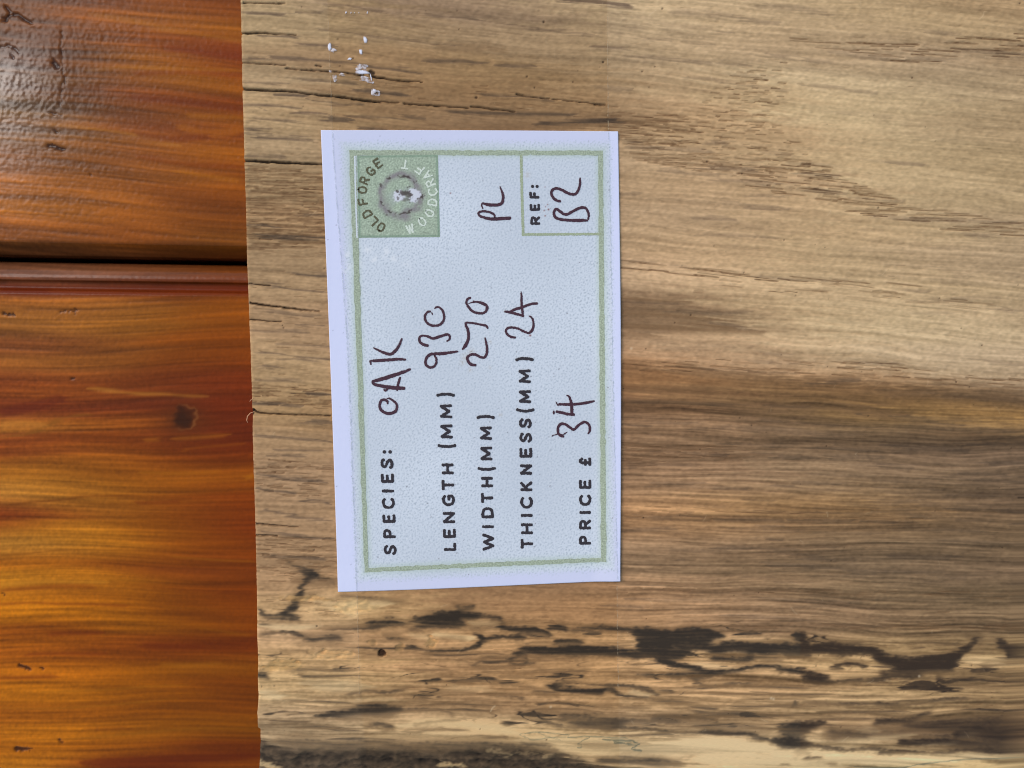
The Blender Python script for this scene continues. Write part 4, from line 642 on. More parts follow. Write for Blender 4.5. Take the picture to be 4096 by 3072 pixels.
def paint_pine():
    f = PF
    S = f.S
    X, Y = f.X, f.Y
    t_f = tile(1024, 1024, .95, 36, 31); t_m = tile(1024, 1024, 3.2, 90, 32); t_i = tile(1024, 1024, .9, .9, 33); t_w = tile(512, 512, 14, 34, 34); t_d = tile(512, 512, 2.2, 2.8, 35)
    sh = lambda x, y: np.interp(y, [0, 500, 950, 1200, 1700, 2200, 2600, 3072], [.10, .10, .04, .02, -.02, .02, .0, -.03]).astype(np.float32) * (x - 500)
    wob = 12 * look(t_w, X / 8, Y / 8)
    v = Y - sh(X, Y) + wob
    fine, mid, iso = look(t_f, X / S, v / S), look(t_m, X / S, v / S), look(t_i, X / S, Y / S)
    picks = [(x, y, r * 1.03, g * 1.0, b) if (x > 790 and y > 1100) else (x, y, r * 1.08, g * 1.0, b * .62) if (y < 960 and x < 520) else (x, y, r, g, b) for x, y, r, g, b in PINE]
    lo, st = colours_from(picks, f, sh, 160, 32)
    col = look(lo, (X + 24 * mid - f.x0) / S / st, (Y + wob * .6 + 5 * mid - f.y0) / S / st, False)
    soft = sst(200, 900, X)
    g = (.056 + .03 * (1 - soft)) * fine + .034 * mid + .035 * iso * (1 - .5 * soft)
    col = col * (1 + g[..., None] * np.array([1.0, 1.05, 1.1], np.float32))
    col = col * np.array([.92, .905, .88], np.float32)
    r = np.random.default_rng(3)
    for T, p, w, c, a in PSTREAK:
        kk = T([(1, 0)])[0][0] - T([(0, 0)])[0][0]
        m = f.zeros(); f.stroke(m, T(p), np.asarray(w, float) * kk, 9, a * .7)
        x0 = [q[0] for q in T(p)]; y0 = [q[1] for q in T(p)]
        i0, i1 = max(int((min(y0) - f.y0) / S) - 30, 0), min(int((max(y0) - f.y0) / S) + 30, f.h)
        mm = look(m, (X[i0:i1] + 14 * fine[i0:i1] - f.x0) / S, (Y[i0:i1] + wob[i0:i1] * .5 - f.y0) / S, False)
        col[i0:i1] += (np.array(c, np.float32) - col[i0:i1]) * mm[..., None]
    height = .010 * fine + .008 * iso
    # knot near the board, and the resinous knot with its cracks at the top left
    d = np.hypot((X - 735) / 50, (Y - 1672) / 50) + .12 * look(t_d, X / S, Y / S)
    col += (np.array([84, 44, 20], np.float32) - col) * (.6 * np.exp(-(d / 1.7) ** 2))[..., None]
    col += (np.array([48, 29, 19], np.float32) - col) * (sst(1.2, .35, d) * .8)[..., None]
    ring = np.exp(-((d - .98) / .09) ** 2) * sst(-40, 40, X - 720)
    col += (np.array([140, 92, 50], np.float32) - col) * (.5 * ring)[..., None]
    ck = f.zeros()
    for p, w in [(P1([(30, 35), (60, 68), (100, 80), (140, 110), (170, 128)]), 14), (P1([(60, 68), (40, 95), (10, 110)]), 14), (P1([(330, 170), (325, 260), (332, 340), (340, 420), (325, 500), (335, 540)]), 6), (P1([(335, 540), (310, 552)]), 7),
                 (P1([(0, 245), (70, 250), (100, 280)]), 7), (P1([(60, 290), (70, 310)]), 10), (P1([(285, 330), (300, 350)]), 30), (P1([(250, 770), (300, 780), (335, 790)]), 20), (P1([(260, 600), (330, 610)]), 8), (P1([(285, 690), (300, 700)]), 9),
                 (P1([(470, 920), (480, 925)]), 7), (P2([(400, 80), (450, 75), (510, 65)]), 9), (P2([(10, 85), (60, 95), (90, 95)]), 16), (P2([(470, 520), (490, 522)]), 14), (P3([(125, 960), (170, 968), (200, 985)]), 16), (P3([(275, 975), (295, 980)]), 12),
                 (P3([(105, 1525), (150, 1532), (220, 1525)]), [26, 22, 6]), (P3([(20, 470), (30, 475)]), 10), (P3([(400, 1470), (415, 1472)]), 10)]:
        f.stroke(ck, p, np.asarray(w) * .7, 2.5, 1, False)
    ck = look(ck, (X + 4 * iso - f.x0) / S, (Y + 4 * iso - f.y0) / S, False)
    col += (np.array([48, 26, 16], np.float32) - col) * (.8 * ck)[..., None]
    height -= .22 * ck
    # orange-peel ripple of the varnish over the knot area
    rip = sst(620, 120, np.hypot(X * .95, (Y - 330) * .8) + 80 * mid + 50 * look(t_w, X / 3, Y / 3))
    col *= (1 - .16 * rip)[..., None]
    height += rip * (.010 * look(t_d, X / S * 2.9, Y / S * 1.6) * (1 + look(t_w, X / 4, Y / 4)).clip(0, 2) + .006 * look(t_d, X / S * 1.2, Y / S * .6 + 80) + .008 * iso)
    height += .05 * sst(1.3, .8, np.hypot((X - 150) / 130, (Y - 330) / 170))
    pim = f.zeros()
    for _ in range(230):
        f.stamp(pim, r.uniform(0, 1040), r.uniform(0, 3072), r.uniform(2, 5), 3, r.uniform(.3, 1))
    height += .06 * pim
    gloss = np.exp(-(np.maximum(X, -40) / 190) ** 2 - ((Y - 440) / 260) ** 2) * np.clip(.8 + .25 * look(t_w, X / 3, Y / 3), 0, 1.2) + .09 * rip  # specular mask in the shape of the sky glare
    return np.clip(col, 6, 245), height, gloss


# ---------------------------------------------------------------- the price card -----------------
CF = Field(1250, 490, 2510, 2400, 2.0)
CARD = [(1283, 520), (2473, 525), (2479, 2322), (1352, 2367)]
FRAME_OUT = [(1396, 600), (2412, 602), (2425, 2247), (1458, 2290)]
FRAME_IN = [(1424, 621), (2393, 621), (2404, 2231), (1474, 2272)]


def edge_dist(f, q):
    """signed distance inside a convex outline (clockwise on the drawing)"""
    d = np.full((f.h, f.w), 1e9, np.float32)
    for (xa, ya), (xb, yb) in zip(q, q[1:] + q[:1]):
        L = math.hypot(xb - xa, yb - ya)
        d = np.minimum(d, ((xb - xa) * (f.Y - ya) - (yb - ya) * (f.X - xa)) / L)
    return d


def paint_card():
    f = CF
    S = f.S
    t_a, t_b, t_c = band(1024, 1.0, 1.9, 41), tile(1024, 1024, 2.6, 2.6, 42), tile(512, 512, 60, 60, 43)
    worm = look(t_a, f.X / S, f.Y / S)
    big = look(t_c, f.X / S, f.Y / S)
    col = np.empty((f.h, f.w, 3), np.float32); col[:] = (203, 211, 244)
    d = edge_dist(f, FRAME_OUT)
    pr = sst(-44, -18, d + 5 * worm)
    spk = np.clip(worm * .6 - .1, 0, 1)
    col += (np.array([201, 214, 231], np.float32) + 4 * big[..., None] - col) * (pr * .85)[..., None]
    col += (np.array([118, 134, 152], np.float32) - col) * (pr * spk * (.34 + .06 * big))[..., None]
    lite = np.clip(-worm * .5 - .35, 0, 1)
    col += (np.array([222, 232, 246], np.float32) - col) * (pr * lite * .5)[..., None]
    halo = np.exp(-(np.minimum(np.abs(d), np.abs(d - 20)) / 12.0) ** 2)
    col += (np.array([168, 192, 176], np.float32) - col) * (.30 * halo * pr)[..., None]
    r = np.random.default_rng(9)
    sk = f.zeros()
    for _ in range(190):
        f.stamp(sk, r.uniform(1300, 2470), r.uniform(530, 2340), r.uniform(.8, 2.2), 1.3, r.uniform(.4, 1))
    col += (np.array([58, 52, 60], np.float32) - col) * (.8 * sk)[..., None]
    st = f.zeros()                                   # rusty smudges near the numbers and dust lines
    for x, y, s_ in [(1862, 1428, 20), (1884, 1408, 16), (1850, 1450, 14), (1960, 1368, 8), (1880, 1480, 10), (2150, 790, 8), (2002, 1660, 9), (1960, 1470, 8), (2110, 700, 14)]:
        f.stamp(st, x, y, s_ * .6, s_, .5)
    st = st * np.clip(.6 + .5 * worm, 0, 1)
    col += (np.array([158, 132, 96], np.float32) - col) * (.6 * st)[..., None]
    rd = f.zeros()
    for x, y, s_ in [(2194, 838, 3.4), (2181, 863, 2.6), (2183, 826, 2), (2177, 842, 2.4), (2190, 818, 2), (1802, 772, 2.6), (2121, 1342, 3.5), (2180, 748, 1.6)]:
        f.stamp(rd, x, y, s_, 1.5)
    col += (np.array([104, 44, 40], np.float32) - col) * (.8 * rd)[..., None]
    sc = f.zeros()                                   # milky scuff where the tape has lifted
    for x, y, s_ in [(1625, 1060, 22), (1575, 1035, 18), (1650, 1085, 12), (1540, 1010, 26), (1500, 1040, 20), (1430, 1060, 26), (1470, 1000, 20), (1390, 1075, 24), (1390, 1020, 14)]:
        f.stamp(sc, x, y, s_ * .5, s_, .6)
    sc *= 1.5 * np.clip(.55 + .5 * look(t_b, f.X / S, f.Y / S), 0, 1)
    col += (np.array([226, 234, 248], np.float32) - col) * np.clip(.95 * sc, 0, .9)[..., None]
    height = .003 * look(t_b, f.X / S, f.Y / S) - .002 * pr * spk
    return np.clip(col, 10, 250), height, d

# --- BUILD
# ----------------------------------------------------------------------------------------------
# MESH AND MATERIAL HELPERS
# ----------------------------------------------------------------------------------------------
C = scene.collection


def link(name, me, mat, parent=None):
    o = bpy.data.objects.new(name, me); C.objects.link(o)
    if mat is not None:
        me.materials.append(mat)
    if parent is not None:
        o.parent = parent
    return o


def tag(o, label=None, cat=None, group=None, kind=None):
    for k, x in (('label', label), ('category', cat), ('group', group), ('kind', kind)):
        if x:
            o[k] = x
    return o


def empty(name, label, cat, loc=(0, 0, 0)):
    o = bpy.data.objects.new(name, None); C.objects.link(o); o.location = loc
    o.empty_display_size = 0.01
    return tag(o, label, cat)


def mesh_np(name, co, faces, col=None, smooth=True):
    """co n x 3, faces m x 4 (or m x 3), col n x 3 albedo"""
    me = bpy.data.meshes.new(name)
    n, (m, k) = len(co), faces.shape
    me.vertices.add(n); me.vertices.foreach_set('co', np.ascontiguousarray(co, np.float32).ravel())
    me.loops.add(m * k); me.loops.foreach_set('vertex_index', np.ascontiguousarray(faces, np.int32).ravel())
    me.polygons.add(m); me.polygons.foreach_set('loop_start', np.arange(0, m * k, k, dtype=np.int32))
    me.update(calc_edges=True)
    me.polygons.foreach_set('use_smooth', np.full(m, smooth))
    if col is not None:
        a = me.attributes.new('tone', 'FLOAT_COLOR', 'POINT')
        a.data.foreach_set('color', np.concatenate([col, np.ones((n, 1))], 1).astype(np.float32).ravel())
    me.update()
    return me


def grid_faces(h, w, off=0):
    i = np.arange(h * w, dtype=np.int32).reshape(h, w) + off
    return np.stack([i[:-1, :-1], i[:-1, 1:], i[1:, 1:], i[1:, :-1]], -1).reshape(-1, 4)


def rim(h, w):
    i = np.arange(h * w, dtype=np.int32).reshape(h, w)
    return np.concatenate([i[0, :-1], i[:-1, -1], i[-1, :0:-1], i[:0:-1, 0]])


def slab(name, x, y, z, zb, col, mat, parent=None, shut=True, take=None, other=None):
    """a relief surface (2-D arrays x, y, z; rows run downward in y) closed by sides and an underside at zb"""
    h, w = x.shape
    top = np.stack([x, y, z], -1).reshape(-1, 3)
    r = rim(h, w); n = len(top); k = len(r)
    bot = top[r].copy(); bot[:, 2] = zb
    low = np.arange(n, n + k, dtype=np.int32)
    side = np.stack([r, np.roll(r, -1), np.roll(low, -1), low], -1)
    f = np.concatenate([grid_faces(h, w)[:, ::-1], side[:, ::1]])
    c = np.array([bot[:, 0].mean(), bot[:, 1].mean(), zb]); co = np.concatenate([top, bot, c[None]])
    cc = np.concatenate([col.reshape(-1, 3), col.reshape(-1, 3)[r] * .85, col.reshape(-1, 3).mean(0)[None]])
    f2 = np.stack([low, np.roll(low, -1), np.full(k, n + k, np.int32), np.full(k, n + k, np.int32)], -1)[:, :3]
    if take is not None:                            # the faces under the mask become a part of their own
        g = grid_faces(h, w)[:, ::-1]; on = take.ravel()[g].mean(1) > .5
        used, inv = np.unique(g[on], return_inverse=True)
        link(other, mesh_np(other, top[used], inv.reshape(-1, 4), col.reshape(-1, 3)[used]), mat, parent)
        f = np.concatenate([f[:len(g)][~on], f[len(g):]])
    if not shut:
        f2 = f2[:0]
    me = bpy.data.meshes.new(name)
    nf, nt = len(f), len(f2)
    me.vertices.add(len(co)); me.vertices.foreach_set('co', co.astype(np.float32).ravel())
    me.loops.add(nf * 4 + nt * 3); me.loops.foreach_set('vertex_index', np.concatenate([f.ravel(), f2.ravel()]).astype(np.int32))
    me.polygons.add(nf + nt)
    me.polygons.foreach_set('loop_start', np.concatenate([np.arange(nf) * 4, nf * 4 + np.arange(nt) * 3]).astype(np.int32))
    me.update(calc_edges=True)
    sm = np.zeros(nf + nt, bool); sm[:nf - k] = True
    me.polygons.foreach_set('use_smooth', sm)
    a = me.attributes.new('tone', 'FLOAT_COLOR', 'POINT')
    a.data.foreach_set('color', np.concatenate([cc, np.ones((len(co), 1))], 1).astype(np.float32).ravel())
    me.update()
    return link(name, me, mat, parent)


def material(name, tone=None, colour=(.5, .5, .5), rough=.7, spec=.3, grain=None, bump=None, coat=0.0, coat_rough=.1, rmap=None):
    """principled surface; TONE an attribute that carries the wood colour; GRAIN (scale xyz, amount) and BUMP (scale xyz, metres) noise"""
    m = bpy.data.materials.new(name); m.use_nodes = True
    t = m.node_tree; p = t.nodes['Principled BSDF']; L = t.links.new
    p.inputs['Roughness'].default_value = rough; p.inputs['Specular IOR Level'].default_value = spec
    p.inputs['Coat Weight'].default_value = coat; p.inputs['Coat Roughness'].default_value = coat_rough
    tc = t.nodes.new('ShaderNodeTexCoord')

    def noise(scale, detail=3):
        mp = t.nodes.new('ShaderNodeMapping'); mp.inputs['Scale'].default_value = scale
        L(tc.outputs['Object'], mp.inputs['Vector'])
        n = t.nodes.new('ShaderNodeTexNoise'); n.inputs['Scale'].default_value = 1.0; n.inputs['Detail'].default_value = detail
        L(mp.outputs[0], n.inputs['Vector'])
        return n
    if tone:
        a = t.nodes.new('ShaderNodeAttribute'); a.attribute_name = tone; src = a.outputs['Color']
    else:
        a = t.nodes.new('ShaderNodeRGB'); a.outputs[0].default_value = (*colour, 1); src = a.outputs[0]
    if grain:
        n = noise(grain[0]); mr = t.nodes.new('ShaderNodeMapRange')
        mr.inputs['From Min'].default_value, mr.inputs['From Max'].default_value = .25, .75
        mr.inputs['To Min'].default_value, mr.inputs['To Max'].default_value = 1 - grain[1], 1 + grain[1]
        L(n.outputs['Fac'], mr.inputs['Value'])
        mx = t.nodes.new('ShaderNodeVectorMath'); mx.operation = 'SCALE'
        L(src, mx.inputs[0]); L(mr.outputs[0], mx.inputs['Scale']); src = mx.outputs[0]
    L(src, p.inputs['Base Color'])
    if bump:
        n = noise(bump[0]); b = t.nodes.new('ShaderNodeBump'); b.inputs['Distance'].default_value = bump[1]; b.inputs['Strength'].default_value = 1.0
        L(n.outputs['Fac'], b.inputs['Height']); L(b.outputs[0], p.inputs['Normal'])
    return m


def axis(*segs):
    """concatenate (start, stop, step) runs"""
    out = []
    for a, b, s in segs:
        n = max(1, int(round(abs(b - a) / s)))
        out.append(np.linspace(a, b, n, endpoint=False))
    out.append([segs[-1][1]])
    return np.concatenate(out)


M_OAK = material('sawn_oak', 'tone', rough=.78, spec=.22, grain=((900, 11000, 1), .07), bump=((1800, 7000, 1800), 2.6e-5))
M_PINE = material('varnished_pine', 'tone', rough=.24, spec=.16, grain=((500, 7000, 500), .05), bump=((900, 2600, 900), .8e-5))
t_ = M_PINE.node_tree                               # gloss mask puts the top-left sky glare and bead glints into the specular
a_ = t_.nodes.new('ShaderNodeAttribute'); a_.attribute_name = 'gloss'
m_ = t_.nodes.new('ShaderNodeMath'); m_.operation = 'MULTIPLY_ADD'; m_.inputs[1].default_value = .50; m_.inputs[2].default_value = .10
t_.links.new(a_.outputs['Fac'], m_.inputs[0]); t_.links.new(m_.outputs[0], t_.nodes['Principled BSDF'].inputs['Specular IOR Level'])
M_CARD = material('white_card', 'tone', rough=.72, spec=.2, bump=((9000, 9000, 9000), .25e-5))
M_GREEN = material('green_print', colour=alb((158, 173, 158)), rough=.7, spec=.2, grain=((3400, 3400, 1), .38))
M_GREENLINE = material('thin_green_print', colour=alb((158, 172, 150)), rough=.7, spec=.2, grain=((3800, 3800, 1), .3))
M_BLACK = material('black_print', colour=alb((54, 50, 57)), rough=.6, spec=.25, grain=((5000, 5000, 1), .45))
M_PEN = material('purple_brown_ink', colour=alb((70, 44, 56)), rough=.45, spec=.35, grain=((3500, 3500, 1), .5))
M_LOGODARK = material('dark_logo_print', colour=alb((92, 92, 74)), rough=.7, spec=.2, grain=((6000, 6000, 1), .4))
M_LOGOWHITE = material('pale_logo_print', colour=alb((206, 220, 216)), rough=.7, spec=.2, grain=((6000, 6000, 1), .15))

# ----------------------------------------------------------------------------------------------
# VARNISHED PLANK TABLE, 24 mm below the upper face of the board
# ----------------------------------------------------------------------------------------------
ZT = -0.0243
pine_col, pine_h, pine_gloss = paint_pine()
table = empty('plank_table', 'orange varnished table of grooved wooden planks under the pale board', 'table', (0, 0, ZT))


def pine_at(x, y):
    u, v = chart(x, y, np.full_like(x, ZT))
    i, j = (u - PF.x0) / PF.S, (v - PF.y0) / PF.S
    # beyond the drawing the figure carries on mirrored
    W_, H_ = PF.w - 2, PF.h - 2
    i = W_ - np.abs(np.mod(i, 2 * W_) - W_); j = H_ - np.abs(np.mod(j, 2 * H_) - H_)
    return alb(look(pine_col, i, j, False)), look(pine_h, i, j, False) * 1e-3, look(pine_gloss, i, j, False)


# the groove between the two planks in view runs almost level
g0x, g0y = at(0, 1040, ZT); g1x, g1y = at(985, 1056, ZT)
gs = (g1y - g0y) / (g1x - g0x)
PITCH = 0.142
xs = axis((-.36, -.128, .01), (-.128, -.040, .00024), (-.040, .75, .02))


def plank(k, base):
    """plank k: its upper long edge keeps a bead and a quirk, its lower long edge a plain bevel; t = distance below the joint (metres)"""
    prof_t = np.array([0, .0003, .0010, .0018, .0026, .0034, .0038, .0041, .0056, .0061, .0066])
    prof_z = np.array([-.0046, -.0032, -.0019, -.0010, -.0005, -.0003, -.0004, -.0016, -.0016, -.0003, 0])
    end_t = np.array([PITCH - .0039, PITCH - .0037, PITCH - .0014, PITCH - .0010]); end_z = np.array([0, -.0001, -.0033, -.0052])
    fine = k in (0, 1)
    lo, hi = (.0066, PITCH - .0039)
    if k == 0:
        mid = axis((lo, hi - .066, .004), (hi - .066, hi, .00024))
    elif k == 1:
        mid = axis((lo, hi - .02, .00024), (hi - .02, hi, .004))
    else:
        mid = axis((lo, hi, .004))
    edge = np.concatenate([np.linspace(a, b, 3, endpoint=False) for a, b in zip(prof_t[:-1], prof_t[1:])])
    t = np.concatenate([edge, mid, np.linspace(end_t[0], end_t[-1], 30)[1:]])
    z = np.interp(t, np.concatenate([prof_t, end_t]), np.concatenate([prof_z, end_z]))
    x = np.broadcast_to(xs[None], (len(t), len(xs)))
    y = (g0y - gs * g0x) + gs * x + (1 - k) * PITCH - t[:, None]
    c, h, gl = pine_at(x, y)
    zz = z[:, None] + h * (.4 if not fine else 1.0)
    o = slab('plank', x, y, zz, -.019, c, M_PINE, table)
    a = o.data.attributes.new('gloss', 'FLOAT', 'POINT'); ga = np.zeros(len(o.data.vertices), np.float32); gl = np.maximum(gl, .18 * (t < .0038)[:, None]); ga[:gl.size] = gl.ravel(); a.data.foreach_set('value', ga)
    return o


for k in (-1, 0, 1, 2):
    plank(k, 0)

# ----------------------------------------------------------------------------------------------
# SPALTED OAK BOARD
# ----------------------------------------------------------------------------------------------
oak_col, oak_h, oak_bark = paint_oak()
board = empty('oak_board', 'pale spalted oak board with black streaks and bark edge, on the orange planks', 'wooden board')
EDGE = np.array([(958, -250), (962, 0), (965, 120), (968, 300), (970, 380), (974, 500), (977, 640), (983, 820), (986, 960), (988, 1060), (992, 1140), (996, 1260), (1001, 1380), (1005, 1500), (1008, 1620), (1011, 1660), (1010, 1720),
                 (1013, 1840), (1017, 1960), (1020, 2060), (1023, 2180), (1026, 2330), (1028, 2430), (1029, 2560), (1032, 2640), (1031, 2720), (1034, 2790), (1029, 2850), (1031, 2910), (1041, 2917), (1042, 2960), (1039, 3000), (1036, 3072), (1034, 3200)], float)


def oak_at(x, y):
    u, v = chart(x, y, np.zeros_like(x))
    i, j = (u - BF.x0) / BF.S, (v - BF.y0) / BF.S
    W_, H_ = BF.w - 2, BF.h - 2
    i = W_ - np.abs(np.mod(i, 2 * W_) - W_); j = np.where(j < 0, -j, j); j = np.minimum(H_ - np.abs(np.mod(j, 2 * H_) - H_), H_)
    return alb(look(oak_col, i, j, False)), look(oak_h, i, j, False) * 1e-3, look(oak_bark, i, j, False)


ybot = at(2000, 3200)[1]
ytop = ybot + .270
yv0, yv1 = at(2048, -40)[1] + .003, at(2048, 3072)[1] - .004
ys = axis((ytop, yv0, .0025), (yv0, yv1, .00017), (yv1, ybot - .012, .0006))
ex, ey = at(EDGE[:, 0], EDGE[:, 1])
xe = np.interp(ys, ey[::-1], ex[::-1])
jag = np.random.default_rng(2).standard_normal(len(ys)); jag = np.convolve(jag, np.ones(5) / 5, 'same')
xe = xe + jag * 3e-5
xr = axis((0, .0008, .00008), (.0008, .1455, .00017), (.1455, .885, .012))
x = xe[:, None] + xr[None] * 1.0
y = np.broadcast_to(ys[:, None], x.shape)
c, h, bk_ = oak_at(x, y)
lit = np.minimum(xr / .0005, 1)[None]
z = np.minimum(h, 2e-5) - .00012 * (1 - lit) ** 2
# the waney bark edge rolls down
roll = np.clip((at(2048, 3040)[1] + .0008 * np.sin(x * 260) - .06 * np.maximum(x - .02, 0) - y) / .016, 0, 1)
z = z - .012 * roll ** 2
slab('oak_slab', x, y, z, -.0240, c, M_OAK, board, take=bk_, other='bark_edge')
del c, h, z, x, y


def tube(name, pts, r, mat, parent, sides=6):
    q = spline(np.asarray(pts), 1e9) if len(pts) == 2 else np.asarray(pts)
    co, n = [], len(q)
    for i in range(n):
        t = q[min(i + 1, n - 1)] - q[max(i - 1, 0)]; t = t / np.linalg.norm(t)
        a = np.cross(t, [0, 0, 1.0]); a /= np.linalg.norm(a) + 1e-12; b = np.cross(t, a)
        rr = r * (1 - .6 * abs(2 * i / (n - 1) - 1) ** 3)
        for s in range(sides):
            w = 2 * math.pi * s / sides
            co.append(q[i] + rr * (math.cos(w) * a + math.sin(w) * b))
    i = np.arange(n * sides).reshape(n, sides)
    f = np.stack([i[:-1], np.roll(i[:-1], -1, 1), np.roll(i[1:], -1, 1), i[1:]], -1).reshape(-1, 4)
    return link(name, mesh_np(name, np.array(co), f), mat, parent)


M_FIBRE = material('pale_fibre', colour=alb((206, 160, 128)), rough=.7, spec=.2)
fp = [(1018, 1646, -.1), (1002, 1652, .15), (992, 1664, .3), (988, 1680, .2), (991, 1690, .1)]
tube('loose_fibre', [np.array([*at(a, b), zz * 1e-3]) for a, b, zz in fp], 7e-5, M_FIBRE, board)
fp = [(1014, 1592, 0), (1004, 1600, .1), (999, 1606, .1)]
tube('loose_fibre', [np.array([*at(a, b), zz * 1e-3]) for a, b, zz in fp], 5e-5, M_FIBRE, board)

# ----------------------------------------------------------------------------------------------
# PRICE CARD
# ----------------------------------------------------------------------------------------------
card_col, card_h, card_d = paint_card()
card = empty('price_card', 'white paper price label with green border and handwritten sizes, taped to the oak board', 'price label', (0, 0, 0))
ZC = 3.2e-4                                         # upper face of the card above the wood


def card_z(X, Y):
    """the card lies flat; its right and lower edges lift a little"""
    return ZC + 4.6e-4 * sst(2360, 2480, X) * sst(500, 1500, Y) + 1.6e-4 * sst(2250, 2360, Y) + 0.6e-4 * sst(1330, 1283, X)


def on_card(X, Y, dz=0.0):
    X, Y = np.asarray(X, float), np.asarray(Y, float)
    z = card_z(X, Y) + dz
    x, y = at(X, Y, 4e-4)
    return np.stack([x, y, z], -1)


# outline: bilinear patch with slightly bowed cut edges
nu, nv = 350, 540
uu, vv = np.meshgrid(np.linspace(0, 1, nu), np.linspace(0, 1, nv))
q = np.array(CARD, float)
P = (q[0][:, None, None] * (1 - uu) * (1 - vv) + q[1][:, None, None] * uu * (1 - vv) + q[2][:, None, None] * uu * vv + q[3][:, None, None] * (1 - uu) * vv)
P[0] += 6 * np.sin(np.pi * vv) * uu + 3 * np.sin(np.pi * vv) * (1 - uu)
P[1] += -2 * np.sin(np.pi * uu) * (1 - vv) + 5 * np.sin(np.pi * uu) * vv * (1 - uu)
pts = on_card(P[0], P[1])
ci, cj = (P[0] - CF.x0) / CF.S, (P[1] - CF.y0) / CF.S
cc = alb(look(card_col, ci, cj, False)); ch = look(card_h, ci, cj, False) * 1e-3
h_, w_ = uu.shape
top = pts.copy(); top[..., 2] += ch
r_ = rim(h_, w_)
o = slab('paper', top[..., 0], top[..., 1], top[..., 2], 0.0, cc, M_CARD, card, False)
me = o.data; nv_ = h_ * w_; under = np.empty(len(me.vertices) * 3, np.float32); me.vertices.foreach_get('co', under); under = under.reshape(-1, 3)
under[nv_:nv_ + len(r_), 2] = under[r_, 2] - 2.2e-4; under[nv_ + len(r_), 2] = ZC - 2.4e-4
me.vertices.foreach_set('co', under.ravel()); me.update()


class Print:
    """flat marks on the card, gathered into one thin mesh"""

    def __init__(s, level=3e-5):
        s.co, s.f, s.lv = [], [], level

    def quad_strip(s, A, B):
        """two matching rows of card points"""
        n0 = sum(len(c) for c in s.co)
        k = len(A)
        s.lv += 2e-6
        s.co.append(on_card([*[a[0] for a in A], *[b[0] for b in B]], [*[a[1] for a in A], *[b[1] for b in B]], s.lv))
        for i in range(k - 1):
            s.f.append((n0 + i, n0 + k + i, n0 + k + i + 1, n0 + i + 1))

    def line(s, pts, w, rough=.6, seed=1):
        """a drawn line of varying width with rounded ends"""
        r = np.random.default_rng(seed + len(s.f))
        w = np.broadcast_to(np.asarray(w, float), (len(pts),))
        q = spline(np.column_stack([np.asarray(pts, float)[:, :2], w]), 3.0)
        if len(q) < 3:
            q = spline(np.vstack([q[0], (q[0] + q[-1]) / 2, q[-1]]), 1.5)
        t = np.gradient(q[:, :2], axis=0); t /= np.linalg.norm(t, axis=1)[:, None] + 1e-9
        n = np.stack([-t[:, 1], t[:, 0]], 1)
        hw = q[:, 2] / 2
        A = q[:, :2] + n * (hw + r.normal(0, rough, len(q)))[:, None]; B = q[:, :2] - n * (hw + r.normal(0, rough, len(q)))[:, None]
        cap = []
        for end, sg in ((0, -1), (-1, 1)):
            k = np.array([.45, .8, .97])[:, None] if end else np.array([.97, .8, .45])[:, None]
            ext = (np.sqrt(1 - k ** 2) * hw[end] * .8) * t[end] * sg
            cap.append((q[end, :2] + ext + n[end] * hw[end] * k, q[end, :2] + ext - n[end] * hw[end] * k))
        if True:
            A = np.vstack([cap[0][0][::-1] if False else cap[0][0][[2, 1, 0]], A, cap[1][0][[2, 1, 0]]]); B = np.vstack([cap[0][1][[2, 1, 0]], B, cap[1][1][[2, 1, 0]]])
        s.quad_strip(A, B)

    def dot(s, x, y, r):
        a = np.linspace(0, math.pi, 9)
        s.quad_strip([(x + r * math.cos(k), y + r * math.sin(k)) for k in a], [(x + r * math.cos(k), y - r * math.sin(k)) for k in a])

    def build(s, name, mat, parent, label=None):
        o = link(name, mesh_np(name, np.vstack(s.co), np.array(s.f, np.int32)), mat, parent)
        if label:
            o['label'] = label
        return o


# printed frame and the box for the reference number
P_ = Print(2.0e-5)
fo, fi = FRAME_OUT, FRAME_IN
for k in range(4):
    a0, a1, b0, b1 = fo[k], fo[(k + 1) % 4], fi[k], fi[(k + 1) % 4]
    tt = np.linspace(0, 1, 90); r = np.random.default_rng(k)
    A = np.array(a0)[None] * (1 - tt[:, None]) + np.array(a1)[None] * tt[:, None]; B = np.array(b0)[None] * (1 - tt[:, None]) + np.array(b1)[None] * tt[:, None]
    A[1:-1] += r.normal(0, 1.1, A[1:-1].shape); B[1:-1] += r.normal(0, 1.1, B[1:-1].shape)
    P_.quad_strip(A, B)
P_.build('printed_border', M_GREEN, card)
P_ = Print(2.6e-5)
P_.line([(2085, 622), (2088, 780), (2093, 940)], 11, .8); P_.line([(2090, 938), (2250, 937), (2402, 936)], 10, .8)
P_.build('printed_box', M_GREENLINE, card)

# logo panel: its own small relief grid with the blurred ring print
LG = [(1428, 622), (1752, 618), (1760, 948), (1434, 951)]
LF = Field(1420, 612, 1768, 958, 1.5)


